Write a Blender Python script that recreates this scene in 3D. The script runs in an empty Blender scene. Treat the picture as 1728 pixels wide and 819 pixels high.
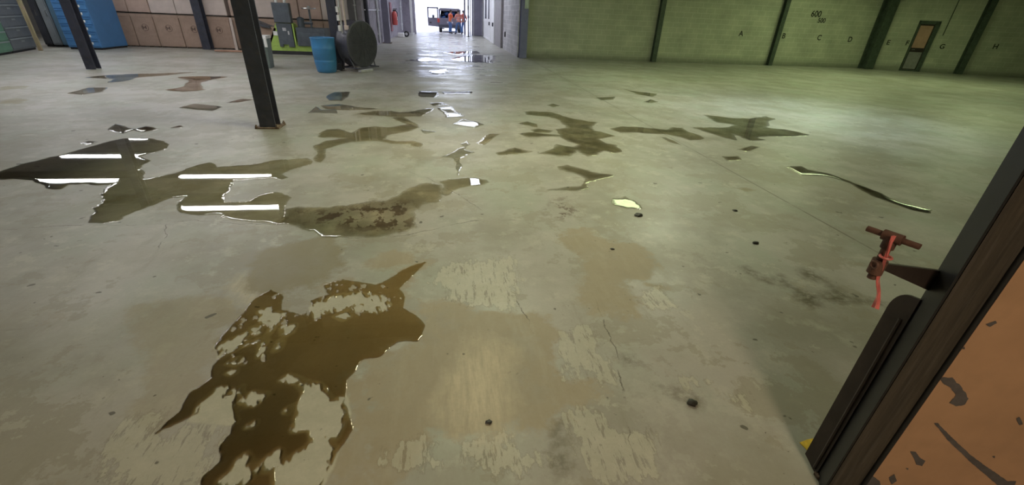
import bpy, bmesh, math, random
import numpy as np
from mathutils import Vector, Matrix
R_ = math.radians
random.seed(7)
SC = bpy.context.scene
COL = SC.collection

# ------------------------------------------------------------------ camera
FPX, CX, CY, CAMH = 721.0, 864.0, 409.5, 1.6
_dn = np.array([-61 / FPX, 1353.5 / FPX, 1.0]); _dn /= np.linalg.norm(_dn)
_v = np.array([-114 / FPX, 0, 1.0]); _v[1] = -(_v[0] * _dn[0] + _dn[2]) / _dn[1]
_fy = _v / np.linalg.norm(_v); _up = -_dn; _fx = np.cross(_fy, _up)
ROT = np.array([_fx, _fy, _up])


def ray(px, py):
    return ROT @ np.array([(px - CX) / FPX, (py - CY) / FPX, 1.0])


def fl(px, py, z=0.0):
    d = ray(px, py); t = (z - CAMH) / d[2]
    return np.array([0, 0, CAMH]) + t * d


def aty(px, py, y):
    d = ray(px, py)
    return np.array([0, 0, CAMH]) + d * (y / d[1])


cam = bpy.data.cameras.new('camera'); camo = bpy.data.objects.new('camera', cam); COL.objects.link(camo)
cam.sensor_width = 36; cam.lens = FPX / 1728 * 36; cam.clip_start = 0.05; cam.clip_end = 400
r_, d_, f_ = ROT @ np.array([1, 0, 0]), ROT @ np.array([0, 1, 0]), ROT @ np.array([0, 0, 1])
camo.matrix_world = Matrix(((r_[0], -d_[0], -f_[0], 0), (r_[1], -d_[1], -f_[1], 0), (r_[2], -d_[2], -f_[2], CAMH), (0, 0, 0, 1)))
SC.camera = camo

# ------------------------------------------------------------------ world, lights, exposure
SC.view_settings.view_transform = 'Standard'; SC.view_settings.look = 'None'
SC.view_settings.gamma = 1; SC.view_settings.exposure = 0.0; SC.view_settings.use_curve_mapping = False
W = bpy.data.worlds.new('sky'); SC.world = W; W.use_nodes = True
bg = W.node_tree.nodes['Background']; bg.inputs[0].default_value = (0.70, 0.76, 1.0, 1); bg.inputs[1].default_value = 3.4
CEIL = 4.4
FLUO_W, GREEN_W, CORR_W, BAY_W, BACK_FILL_W = 52.0, 80.0, 34.0, 60.0, 30.0
DOOR_LAMP_W, MID_FILL_W = 150.0, 110.0
FLUO_E, GREEN_E = 9.0, 1.6


def area(name, loc, sx, sy, power, color, rot=(0, 0, 0), portal=False):
    l = bpy.data.lights.new(name, 'AREA'); l.shape = 'RECTANGLE'; l.size = sx; l.size_y = sy
    l.energy = power; l.color = color
    o = bpy.data.objects.new(name, l); COL.objects.link(o); o.location = loc; o.rotation_euler = rot
    if portal: l.cycles.is_portal = True
    return o


area('door_daylight_portal', (0, 40.6, 2.2), 5.4, 4.4, 1, (1, 1, 1), (R_(-90), 0, 0), portal=True)

# ------------------------------------------------------------------ helpers


def tag(o, label=None, cat=None, group=None, kind=None):
    if label: o['label'] = label
    if cat: o['category'] = cat
    if group: o['group'] = group
    if kind: o['kind'] = kind
    return o


def thing(name, label, cat, loc=(0, 0, 0), rz=0.0, group=None):
    o = bpy.data.objects.new(name, None); COL.objects.link(o); o.empty_display_size = .1
    o.location = loc; o.rotation_euler = (0, 0, rz)
    return tag(o, label, cat, group)


class MB:
    def __init__(self): self.bm = bmesh.new()

    def box(self, c, s, rot=None, bev=0.0, seg=1):
        r = bmesh.ops.create_cube(self.bm, size=1.0); vs = r['verts']
        m = Matrix.Diagonal((s[0], s[1], s[2], 1))
        if rot is not None: m = rot.to_4x4() @ m
        bmesh.ops.transform(self.bm, matrix=Matrix.Translation(c) @ m, verts=vs)
        if bev > 0:
            es = list({e for v in vs for e in v.link_edges})
            bmesh.ops.bevel(self.bm, geom=es, offset=bev, segments=seg, affect='EDGES', profile=.6)
        return self

    def b2(self, x0, x1, y0, y1, z0, z1, bev=0.0, seg=1):
        return self.box(((x0 + x1) / 2, (y0 + y1) / 2, (z0 + z1) / 2), (abs(x1 - x0), abs(y1 - y0), abs(z1 - z0)), None, bev, seg)

    def tube(self, pts, r, n=10, cap=True, closed=False):
        pts = [Vector(p) for p in pts]; rings = []
        N = len(pts)
        rr = r if isinstance(r, (list, tuple)) else [r] * N
        prev = None
        for i, p in enumerate(pts):
            if closed: t = pts[(i + 1) % N] - pts[i - 1]
            else: t = pts[min(i + 1, N - 1)] - pts[max(i - 1, 0)]
            t.normalize()
            if prev is None:
                a = Vector((0, 0, 1)) if abs(t.z) < .9 else Vector((1, 0, 0))
                u = t.cross(a).normalized()
            else:
                u = (prev - t * prev.dot(t)).normalized()
            prev = u; w = t.cross(u)
            rings.append([self.bm.verts.new(p + (u * math.cos(2 * math.pi * k / n) + w * math.sin(2 * math.pi * k / n)) * rr[i]) for k in range(n)])
        M = N if closed else N - 1
        for i in range(M):
            A, B = rings[i], rings[(i + 1) % N]
            for k in range(n):
                self.bm.faces.new((A[k], A[(k + 1) % n], B[(k + 1) % n], B[k]))
        if cap and not closed:
            self.bm.faces.new(rings[0][::-1]); self.bm.faces.new(rings[-1])
        return self

    def ring(self, c, R, r, axis='z', n=36, m=8):
        ps = []
        for k in range(n):
            a = 2 * math.pi * k / n; u, w = R * math.cos(a), R * math.sin(a)
            ps.append({'z': (c[0] + u, c[1] + w, c[2]), 'y': (c[0] + u, c[1], c[2] + w), 'x': (c[0], c[1] + u, c[2] + w)}[axis])
        return self.tube(ps, r, m, closed=True)

    def lathe(self, prof, c=(0, 0, 0), n=32, axis='z'):
        rings = []
        for (r, h) in prof:
            ring = []
            for k in range(n):
                a = 2 * math.pi * k / n; u, w = r * math.cos(a), r * math.sin(a)
                p = {'z': (u, w, h), 'y': (u, h, w), 'x': (h, u, w)}[axis]
                ring.append(self.bm.verts.new((c[0] + p[0], c[1] + p[1], c[2] + p[2])))
            rings.append(ring)
        for A, B in zip(rings, rings[1:]):
            for k in range(n): self.bm.faces.new((A[k], A[(k + 1) % n], B[(k + 1) % n], B[k]))
        for rg in (rings[0], rings[-1]):
            if (rg[0].co - rg[n // 2].co).length > 1e-4:
                try: self.bm.faces.new(rg)
                except ValueError: pass
        bmesh.ops.remove_doubles(self.bm, verts=[v for rg in (rings[0], rings[-1]) for v in rg], dist=1e-5)
        return self

    def prism(self, poly, fn0, fn1):
        a = [self.bm.verts.new(fn0(*p)) for p in poly]; b = [self.bm.verts.new(fn1(*p)) for p in poly]
        n = len(poly)
        self.bm.faces.new(a[::-1]); self.bm.faces.new(b)
        for i in range(n): self.bm.faces.new((a[i], a[(i + 1) % n], b[(i + 1) % n], b[i]))
        return self

    def build(self, name, m, parent=None, smooth=False, loc=None):
        bmesh.ops.recalc_face_normals(self.bm, faces=self.bm.faces[:])
        me = bpy.data.meshes.new(name); self.bm.to_mesh(me); self.bm.free()
        if smooth:
            for p in me.polygons: p.use_smooth = True
            try: me.set_sharp_from_angle(angle=R_(40))
            except Exception: pass
        if m is not None: me.materials.append(m)
        o = bpy.data.objects.new(name, me); COL.objects.link(o)
        if parent is not None: o.parent = parent
        if loc is not None: o.location = loc
        return o


def copy_tree(o, parent=None):
    c = o.copy(); COL.objects.link(c)
    if parent is not None: c.parent = parent
    for ch in list(o.children): copy_tree(ch, c)
    return c


# ------------------------------------------------------------------ materials
def nodes(m): return m.node_tree.nodes, m.node_tree.links


def mat(name, col, rough=.6, metal=0.0, var=.18, scale=6.0, bump=0.0, spec=.5, dirt=None, dirt_amt=.0, stretch=(1, 1, 1), emit=None, es=0.0):
    m = bpy.data.materials.new(name); m.use_nodes = True
    N, L = nodes(m); b = N['Principled BSDF']
    b.inputs['Roughness'].default_value = rough; b.inputs['Metallic'].default_value = metal
    b.inputs['Specular IOR Level'].default_value = spec
    tc = N.new('ShaderNodeTexCoord'); mp = N.new('ShaderNodeMapping'); mp.inputs['Scale'].default_value = stretch
    L.new(tc.outputs['Object'], mp.inputs[0])
    nz = N.new('ShaderNodeTexNoise'); nz.inputs['Scale'].default_value = scale; nz.inputs['Detail'].default_value = 6
    nz.inputs['Roughness'].default_value = .6
    L.new(mp.outputs[0], nz.inputs['Vector'])
    mr = N.new('ShaderNodeMapRange'); mr.inputs[1].default_value = .3; mr.inputs[2].default_value = .7
    mr.inputs[3].default_value = 1 - var; mr.inputs[4].default_value = 1 + var
    L.new(nz.outputs[0], mr.inputs[0])
    mx = N.new('ShaderNodeVectorMath'); mx.operation = 'SCALE'; mx.inputs[0].default_value = col[:3]
    L.new(mr.outputs[0], mx.inputs['Scale'])
    out = mx.outputs[0]
    if dirt:
        n2 = N.new('ShaderNodeTexNoise'); n2.inputs['Scale'].default_value = scale * 2.3; n2.inputs['Detail'].default_value = 8
        L.new(mp.outputs[0], n2.inputs['Vector'])
        r2 = N.new('ShaderNodeMapRange'); r2.inputs[1].default_value = .52; r2.inputs[2].default_value = .68
        r2.inputs[4].default_value = dirt_amt
        L.new(n2.outputs[0], r2.inputs[0])
        mm = N.new('ShaderNodeMix'); mm.data_type = 'RGBA'; L.new(r2.outputs[0], mm.inputs[0]); L.new(out, mm.inputs[6])
        mm.inputs[7].default_value = (*dirt, 1); out = mm.outputs[2]
    L.new(out, b.inputs['Base Color'])
    if bump:
        bp = N.new('ShaderNodeBump'); bp.inputs['Strength'].default_value = bump; bp.inputs['Distance'].default_value = .01
        L.new(nz.outputs[0], bp.inputs['Height']); L.new(bp.outputs[0], b.inputs['Normal'])
    if emit:
        b.inputs['Emission Color'].default_value = (*emit, 1); b.inputs['Emission Strength'].default_value = es
    return m


def block_mat(name, c1, c2, mortar, bw=.4, bh=.2, axis='x', base_dirt=None, rough=.6):
    m = bpy.data.materials.new(name); m.use_nodes = True
    N, L = nodes(m); b = N['Principled BSDF']; b.inputs['Roughness'].default_value = rough
    tc = N.new('ShaderNodeTexCoord'); sp = N.new('ShaderNodeSeparateXYZ'); L.new(tc.outputs['Object'], sp.inputs[0])
    cb = N.new('ShaderNodeCombineXYZ'); L.new(sp.outputs[0 if axis == 'x' else 1], cb.inputs[0]); L.new(sp.outputs[2], cb.inputs[1])
    br = N.new('ShaderNodeTexBrick'); br.inputs['Scale'].default_value = 1; br.inputs['Brick Width'].default_value = bw
    br.inputs['Row Height'].default_value = bh; br.inputs['Mortar Size'].default_value = .012; br.inputs['Mortar Smooth'].default_value = .3
    br.inputs['Color1'].default_value = (*c1, 1); br.inputs['Color2'].default_value = (*c2, 1); br.inputs['Mortar'].default_value = (*mortar, 1)
    br.inputs['Bias'].default_value = 0
    L.new(cb.outputs[0], br.inputs['Vector'])
    nz = N.new('ShaderNodeTexNoise'); nz.inputs['Scale'].default_value = 1.3; nz.inputs['Detail'].default_value = 7
    L.new(tc.outputs['Object'], nz.inputs['Vector'])
    mr = N.new('ShaderNodeMapRange'); mr.inputs[1].default_value = .3; mr.inputs[2].default_value = .7
    mr.inputs[3].default_value = .8; mr.inputs[4].default_value = 1.15; L.new(nz.outputs[0], mr.inputs[0])
    sc = N.new('ShaderNodeVectorMath'); sc.operation = 'SCALE'; L.new(br.outputs[0], sc.inputs[0]); L.new(mr.outputs[0], sc.inputs['Scale'])
    out = sc.outputs[0]
    if base_dirt:
        h = N.new('ShaderNodeMath'); h.operation = 'MULTIPLY_ADD'; L.new(nz.outputs[0], h.inputs[0]); h.inputs[1].default_value = -.45; L.new(sp.outputs[2], h.inputs[2])
        r = N.new('ShaderNodeMapRange'); r.inputs[1].default_value = -.16; r.inputs[2].default_value = .10; r.inputs[3].default_value = .55; r.inputs[4].default_value = 0
        L.new(h.outputs[0], r.inputs[0])
        mm = N.new('ShaderNodeMix'); mm.data_type = 'RGBA'; L.new(r.outputs[0], mm.inputs[0]); L.new(out, mm.inputs[6]); mm.inputs[7].default_value = (*base_dirt, 1)
        out = mm.outputs[2]
    L.new(out, b.inputs['Base Color'])
    bp = N.new('ShaderNodeBump'); bp.inputs['Strength'].default_value = .4; bp.inputs['Distance'].default_value = .01; bp.invert = True
    L.new(br.outputs['Fac'], bp.inputs['Height']); L.new(bp.outputs[0], b.inputs['Normal'])
    return m


def emis(name, col, s):
    m = bpy.data.materials.new(name); m.use_nodes = True
    N, L = nodes(m); b = N['Principled BSDF']; b.inputs['Base Color'].default_value = (.8, .8, .8, 1)
    b.inputs['Emission Color'].default_value = (*col, 1); b.inputs['Emission Strength'].default_value = s
    return m


def water(name, tint, rough=.015, soft=.03, var=.15, scale=2.2):
    m = bpy.data.materials.new(name); m.use_nodes = True
    N, L = nodes(m); N.remove(N['Principled BSDF'])
    tr = N.new('ShaderNodeBsdfTransparent'); gl = N.new('ShaderNodeBsdfGlossy'); gl.inputs['Roughness'].default_value = rough
    gl.inputs['Color'].default_value = (1, 1, 1, 1)
    tc = N.new('ShaderNodeTexCoord'); nz = N.new('ShaderNodeTexNoise'); nz.inputs['Scale'].default_value = scale; nz.inputs['Detail'].default_value = 8; nz.inputs['Roughness'].default_value = .65
    L.new(tc.outputs['Object'], nz.inputs['Vector'])
    at = N.new('ShaderNodeAttribute'); at.attribute_name = 'depth'
    ma = N.new('ShaderNodeMath'); ma.operation = 'MULTIPLY_ADD'; L.new(nz.outputs[0], ma.inputs[0]); ma.inputs[1].default_value = soft * 1.6; L.new(at.outputs['Fac'], ma.inputs[2])
    k = N.new('ShaderNodeMapRange'); k.inputs[1].default_value = soft * .62; k.inputs[2].default_value = soft * 1.9; L.new(ma.outputs[0], k.inputs[0])
    mr = N.new('ShaderNodeMapRange'); mr.inputs[1].default_value = .35; mr.inputs[2].default_value = .65; mr.inputs[3].default_value = 1 - var; mr.inputs[4].default_value = 1 + var * .7
    L.new(nz.outputs[0], mr.inputs[0])
    sc = N.new('ShaderNodeVectorMath'); sc.operation = 'SCALE'; sc.inputs[0].default_value = tint; L.new(mr.outputs[0], sc.inputs['Scale'])
    mt = N.new('ShaderNodeMix'); mt.data_type = 'RGBA'; L.new(k.outputs[0], mt.inputs[0]); mt.inputs[6].default_value = (.97, .97, .97, 1); L.new(sc.outputs[0], mt.inputs[7])
    L.new(mt.outputs[2], tr.inputs[0])
    fr = N.new('ShaderNodeFresnel'); fr.inputs[0].default_value = 1.36
    k2 = N.new('ShaderNodeMapRange'); k2.inputs[2].default_value = .5; k2.inputs[3].default_value = .25; L.new(k.outputs[0], k2.inputs[0])
    mf = N.new('ShaderNodeMath'); mf.operation = 'MULTIPLY'; L.new(fr.outputs[0], mf.inputs[0]); L.new(k2.outputs[0], mf.inputs[1])
    mx = N.new('ShaderNodeMixShader'); L.new(mf.outputs[0], mx.inputs[0]); L.new(tr.outputs[0], mx.inputs[1]); L.new(gl.outputs[0], mx.inputs[2])
    L.new(mx.outputs[0], N['Material Output'].inputs[0])
    return m


M = {}
M['steel_dark'] = mat('dark_painted_steel', (.040, .043, .062), .42, 0, .3, 5, .1, dirt=(.085, .07, .065), dirt_amt=.3)
M['steel_green'] = mat('dark_green_steel', (.055, .075, .055), .5, 0, .3, 5, dirt=(.03, .03, .025), dirt_amt=.5)
M['steel_blue'] = mat('blue_grey_steel', (.17, .175, .30), .5, 0, .15, 4)
M['rust'] = mat('rusted_steel', (.15, .10, .07), .85, 0, .4, 14, .3, dirt=(.36, .33, .28), dirt_amt=.8)
M['black'] = mat('black_rubber', (.02, .02, .022), .6, 0, .2, 10)
M['card'] = mat('brown_cardboard', (.36, .255, .20), .85, 0, .12, 3, .05, dirt=(.24, .17, .13), dirt_amt=.35)
M['card_pale'] = mat('pale_cardboard', (.56, .47, .43), .85, 0, .12, 3, .05)
M['card_pink'] = mat('pinkish_cardboard', (.46, .335, .28), .85, 0, .12, 3, .05)
M['mark'] = mat('dark_ink_print', (.16, .11, .09), .9, 0, .5, 20)
M['wood'] = mat('raw_timber', (.36, .25, .16), .8, 0, .25, 9, .15, stretch=(6, 6, .6))
M['wood_dark'] = mat('weathered_timber', (.040, .032, .023), .7, 0, .45, 7, .5, stretch=(5, 5, .35), dirt=(.075, .065, .055), dirt_amt=.5)
M['blue'] = mat('blue_enamel', (.075, .22, .48), .45, 0, .08, 3)
M['blue_lt'] = mat('pale_blue_enamel', (.13, .24, .34), .5, 0, .1, 3)
M['green'] = mat('sage_green_enamel', (.13, .27, .19), .5, 0, .12, 3)
M['grey'] = mat('grey_enamel', (.15, .165, .19), .5, 0, .12, 3)
M['grey_lt'] = mat('light_grey_enamel', (.26, .29, .31), .5, 0, .12, 3)
M['dkgrey'] = mat('charcoal_enamel', (.055, .058, .07), .5, 0, .15, 4)
M['label'] = mat('white_card', (.8, .8, .78), .7, 0, .05, 4)
M['chrome'] = mat('worn_bright_metal', (.6, .6, .62), .3, 1, .1, 10)
M['drum'] = mat('blue_plastic', (.045, .20, .42), .38, 0, .1, 3, dirt=(.06, .13, .22), dirt_amt=.3)
M['lime'] = mat('lime_green_paint', (.38, .55, .12), .5, 0, .12, 4, dirt=(.22, .3, .08), dirt_amt=.4)
M['machine'] = mat('machine_grey_paint', (.085, .10, .12), .5, 0, .25, 5)
M['bin'] = mat('grey_green_plastic', (.15, .19, .18), .55, 0, .1, 4)
M['white'] = mat('white_paint', (.75, .74, .74), .5, 0, .08, 4)
M['conduit'] = mat('galvanised_metal', (.55, .55, .58), .4, .3, .15, 8)
M['fan'] = mat('dark_fan_paint', (.075, .075, .10), .4, 0, .25, 6, dirt=(.12, .11, .10), dirt_amt=.3)
M['red'] = mat('fire_red_paint', (.50, .09, .085), .4, 0, .1, 5)
M['rust_red'] = mat('rusty_red_steel', (.10, .048, .034), .65, .2, .45, 25, .3)
M['ribbon'] = mat('pink_flagging_tape', (.60, .15, .14), .45, 0, .2, 30)
M['iron'] = mat('dark_brown_iron', (.03, .021, .018), .5, .1, .4, 9, .15)
M['jamb_steel'] = mat('black_jamb_steel', (.009, .009, .010), .45, .1, .3, 6, .1)
M['yellow'] = mat('yellow_tape_plastic', (.75, .52, .05), .5, 0, .25, 40)
M['ink'] = mat('black_wall_paint', (.018, .02, .015), .8, 0, .3, 8)
M['debris'] = mat('black_debris', (.02, .017, .013), .5, 0, .4, 30)
M['ceil'] = mat('dusty_roof_deck', (.45, .42, .375), .8, 0, .2, .8)
M['joist'] = mat('roof_steel', (.10, .095, .09), .6, 0, .2, 2)
M['cmu_green'] = block_mat('painted_block_wall', (.40, .41, .31), (.37, .39, .29), (.47, .48, .37), base_dirt=(.05, .055, .045))
M['cmu_grey'] = block_mat('grey_block_wall', (.52, .50, .50), (.40, .385, .39), (.60, .58, .58), axis='y')
M['panel'] = mat('lavender_grey_siding', (.40, .37, .43), .55, 0, .15, 1.5, dirt=(.22, .2, .22), dirt_amt=.4)
M['panel_dk'] = mat('dark_grey_siding', (.20, .19, .25), .6, 0, .15, 1.5)
M['siding'] = mat('hall_siding', (.40, .385, .36), .7, 0, .15, 1)
M['ground'] = mat('pale_concrete_yard', (.62, .60, .57), .8, 0, .08, .5)
M['glass_dk'] = mat('dark_window_glass', (.10, .11, .13), .08, 0, .05, 3)
def clear_glass():
    m = bpy.data.materials.new('clear_glass'); m.use_nodes = True
    N, L = nodes(m); N.remove(N['Principled BSDF']); tr = N.new('ShaderNodeBsdfTransparent'); tr.inputs[0].default_value = (.6, .66, .72, 1)
    gl = N.new('ShaderNodeBsdfGlossy'); gl.inputs['Roughness'].default_value = .02; fr = N.new('ShaderNodeFresnel'); mx = N.new('ShaderNodeMixShader')
    L.new(fr.outputs[0], mx.inputs[0]); L.new(tr.outputs[0], mx.inputs[1]); L.new(gl.outputs[0], mx.inputs[2]); L.new(mx.outputs[0], N['Material Output'].inputs[0]); return m


M['glass_clear'] = clear_glass()
M['skin'] = mat('skin', (.42, .24, .17), .55, 0, .06, 20)
M['hair'] = mat('dark_hair', (.04, .03, .025), .6, 0, .2, 40)
M['orange'] = mat('orange_work_shirt', (.85, .18, .07), .8, 0, .12, 12)
M['pink'] = mat('pale_orange_safety_vest', (.85, .34, .27), .8, 0, .15, 12)
M['jeans'] = mat('blue_denim', (.09, .17, .36), .85, 0, .2, 15)
M['boots'] = mat('dark_boots', (.05, .045, .04), .7, 0, .2, 15)
M['van'] = mat('grey_van_paint', (.20, .19, .23), .3, .2, .06, 2)
M['van_red'] = mat('red_tail_lamp', (.45, .06, .05), .25, 0, .05, 3)
M['bag'] = mat('blue_plastic_sack', (.07, .17, .42), .4, 0, .25, 8, .4)
M['rosy'] = mat('rosy_brown_plywood', (.42, .25, .18), .75, 0, .15, 4)
M['fluo'] = emis('fluorescent_tube_glow', (.93, .97, 1.0), FLUO_E)
M['greenlite'] = emis('green_skylight_glow', (.62, 1.0, .30), GREEN_E)
M['corrlite'] = emis('corridor_skylight_glow', (.85, .9, 1.0), 5.0)
M['w_brown'] = water('muddy_brown_water', (.86, .75, .55), soft=.006, var=.08)
M['w_left'] = water('murky_grey_water', (.96, .93, .87), soft=.03, var=.12)
M['w_mid'] = water('shallow_clear_water', (.84, .80, .72), soft=.05, var=.2)
M['w_right'] = water('olive_tinted_water', (.68, .66, .56), .03, soft=.07, var=.28, scale=3)
M['w_red'] = water('rusty_water', (.74, .62, .52), .03, soft=.05, var=.25, scale=3)
M['w_clear'] = water('thin_clear_water', (.86, .86, .86), .03, soft=.015)

# ------------------------------------------------------------------ numpy fields


def vnoise(x, y, seed=0):
    xi = np.floor(x).astype(np.int64); yi = np.floor(y).astype(np.int64); xf = x - xi; yf = y - yi

    def h(a, b):
        n = (a * 374761393 + b * 668265263 + seed * 1274126177) & 0xffffffff
        n = ((n ^ (n >> 13)) * 1274126177) & 0xffffffff
        return ((n ^ (n >> 16)) & 0xffff) / 65535.0
    u = xf * xf * (3 - 2 * xf); w = yf * yf * (3 - 2 * yf)
    return (h(xi, yi) * (1 - u) + h(xi + 1, yi) * u) * (1 - w) + (h(xi, yi + 1) * (1 - u) + h(xi + 1, yi + 1) * u) * w


def fbm(x, y, seed=0, oct=4):
    s = 0; a = .5; t = 0
    for k in range(oct):
        s = s + a * vnoise(x * 2 ** k, y * 2 ** k, seed + k * 17); t += a; a *= .55
    return s / t - .5


def sdf(poly, X, Y):
    """signed distance, positive inside"""
    d = np.full(X.shape, 1e9); ins = np.zeros(X.shape, bool)
    n = len(poly)
    for i in range(n):
        x0, y0 = poly[i]; x1, y1 = poly[(i + 1) % n]
        ex, ey = x1 - x0, y1 - y0; l2 = ex * ex + ey * ey + 1e-12
        t = np.clip(((X - x0) * ex + (Y - y0) * ey) / l2, 0, 1)
        d = np.minimum(d, (X - x0 - t * ex) ** 2 + (Y - y0 - t * ey) ** 2)
        c = ((y0 > Y) != (y1 > Y)) & (X < (x1 - x0) * (Y - y0) / (y1 - y0 + 1e-12) + x0)
        ins ^= c
    d = np.sqrt(d)
    return np.where(ins, d, -d)


def line_sd(pts, X, Y):
    best = np.full(X.shape, 1e9); sg = np.full(X.shape, 1.0)
    for (x0, y0), (x1, y1) in zip(pts, pts[1:]):
        ex, ey = x1 - x0, y1 - y0; l2 = ex * ex + ey * ey
        t = np.clip(((X - x0) * ex + (Y - y0) * ey) / l2, 0, 1)
        d = np.hypot(X - x0 - t * ex, Y - y0 - t * ey)
        s = np.sign(ex * (Y - y0) - ey * (X - x0) + 1e-12)
        u = d < best
        best = np.where(u, d, best); sg = np.where(u, s, sg)
    return best * sg


def contour(Fv, xs, ys, zf):
    """mesh of the region Fv > 0 on the grid (marching squares)"""
    V = []; idx = {}; Fc = []
    def corner(i, j):
        k = (i, j, 0)
        if k not in idx: idx[k] = len(V); V.append((xs[i], ys[j], zf(Fv[j, i])))
        return idx[k]

    def cross(i0, j0, i1, j1):
        if (i1, j1) < (i0, j0): i0, j0, i1, j1 = i1, j1, i0, j0
        k = (i0, j0, 1 if i1 > i0 else 2)
        if k not in idx:
            a, b = Fv[j0, i0], Fv[j1, i1]; t = a / (a - b)
            idx[k] = len(V); V.append((xs[i0] + (xs[i1] - xs[i0]) * t, ys[j0] + (ys[j1] - ys[j0]) * t, zf(0)))
        return idx[k]
    P = Fv > 0
    cnt = P[:-1, :-1].astype(int) + P[1:, :-1] + P[:-1, 1:] + P[1:, 1:]
    faces = []
    for j, i in zip(*np.nonzero(cnt)):
        cs = ((i, j), (i + 1, j), (i + 1, j + 1), (i, j + 1))
        if cnt[j, i] == 4: faces.append([corner(*c) for c in cs]); continue
        f = []
        for a, b in zip(cs, cs[1:] + cs[:1]):
            pa, pb = P[a[1], a[0]], P[b[1], b[0]]
            if pa: f.append(corner(*a))
            if pa != pb: f.append(cross(a[0], a[1], b[0], b[1]))
        if len(set(f)) >= 3: faces.append(f)
    return V, faces


# picture crops that the outlines below were read from: name -> (origin x, origin y, scale)
CROP = {'f': (0, 0, 1), 'a': (0, 160, .3241), 'b': (440, 120, .36625), 'c': (820, 120, .3664), 'd': (200, 400, .5114), 'e': (700, 380, .5362), 'g': (1180, 120, .3663), 'h': (0, 360, .5602), 'i': (980, 500, .3895), 'j': (1200, 380, .2198)}


def fp(crop, pts):
    ox, oy, s = CROP[crop]
    return [tuple(fl(ox + x * s, oy + y * s)[:2]) for x, y in pts]


# ------------------------------------------------------------------ puddle outlines
F1 = fp('d', [(1020, 80), (1000, 105), (960, 140), (930, 170), (945, 200), (940, 235), (985, 258), (1012, 292), (1004, 328), (985, 345), (930, 345), (895, 365), (870, 395), (800, 410), (775, 450), (755, 470), (745, 540), (765, 590), (775, 640), (740, 690), (710, 740), (675, 819), (640, 900), (250, 900), (270, 819), (275, 790), (330, 740), (335, 690), (370, 650), (380, 600), (365, 585), (250, 590), (160, 632), (118, 655), (150, 620), (200, 575), (240, 510), (310, 465), (305, 430), (330, 400), (320, 355), (345, 320), (400, 265), (445, 205), (500, 175), (540, 190), (540, 240), (600, 255), (640, 235), (630, 210), (690, 190), (680, 160), (740, 140), (850, 160), (890, 140), (930, 110), (980, 90)])
ISL = [fp('d', p) for p in (
    [(590, 600), (578, 640), (640, 630), (640, 680), (600, 715), (520, 760), (515, 800), (540, 900), (620, 900), (690, 760), (710, 700), (680, 660), (715, 665), (735, 620), (750, 590), (740, 535), (700, 545), (680, 510), (660, 490), (620, 480), (610, 530), (600, 560)],
    [(250, 600), (275, 545), (330, 500), (350, 500), (350, 530), (405, 495), (400, 515), (375, 545), (370, 570), (385, 610)],
    [(420, 720), (450, 770), (420, 810), (370, 819), (335, 805), (370, 780), (395, 740)],
    [(480, 775), (475, 745), (530, 712), (522, 752)],
    [(330, 360), (420, 318), (415, 345), (390, 370), (340, 397), (350, 375)],
    [(420, 358), (480, 340), (510, 300), (545, 258), (520, 252), (500, 270), (515, 292), (488, 330)],
    [(540, 322), (543, 300), (580, 290), (572, 315), (550, 327)],
    [(463, 395), (475, 362), (490, 342), (470, 350)],
    [(513, 378), (530, 343), (542, 346), (530, 372)],
    [(362, 418), (392, 402), (390, 423)], [(358, 450), (386, 441), (380, 452)],
    [(640, 232), (720, 193), (800, 188), (862, 198), (892, 225), (860, 247), (760, 237), (700, 242), (650, 262)],
    [(715, 262), (738, 250), (762, 262), (740, 274)], [(405, 540), (440, 517), (486, 520), (450, 552), (420, 557)],
    [(540, 470), (560, 460), (600, 470), (615, 490), (605, 505), (590, 480)], [(550, 575), (567, 562), (560, 580)], [(425, 625), (450, 614), (440, 628)],
    [(440, 300), (462, 300), (455, 322)], [(465, 245), (490, 240), (500, 262), (480, 282)],
)]
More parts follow.
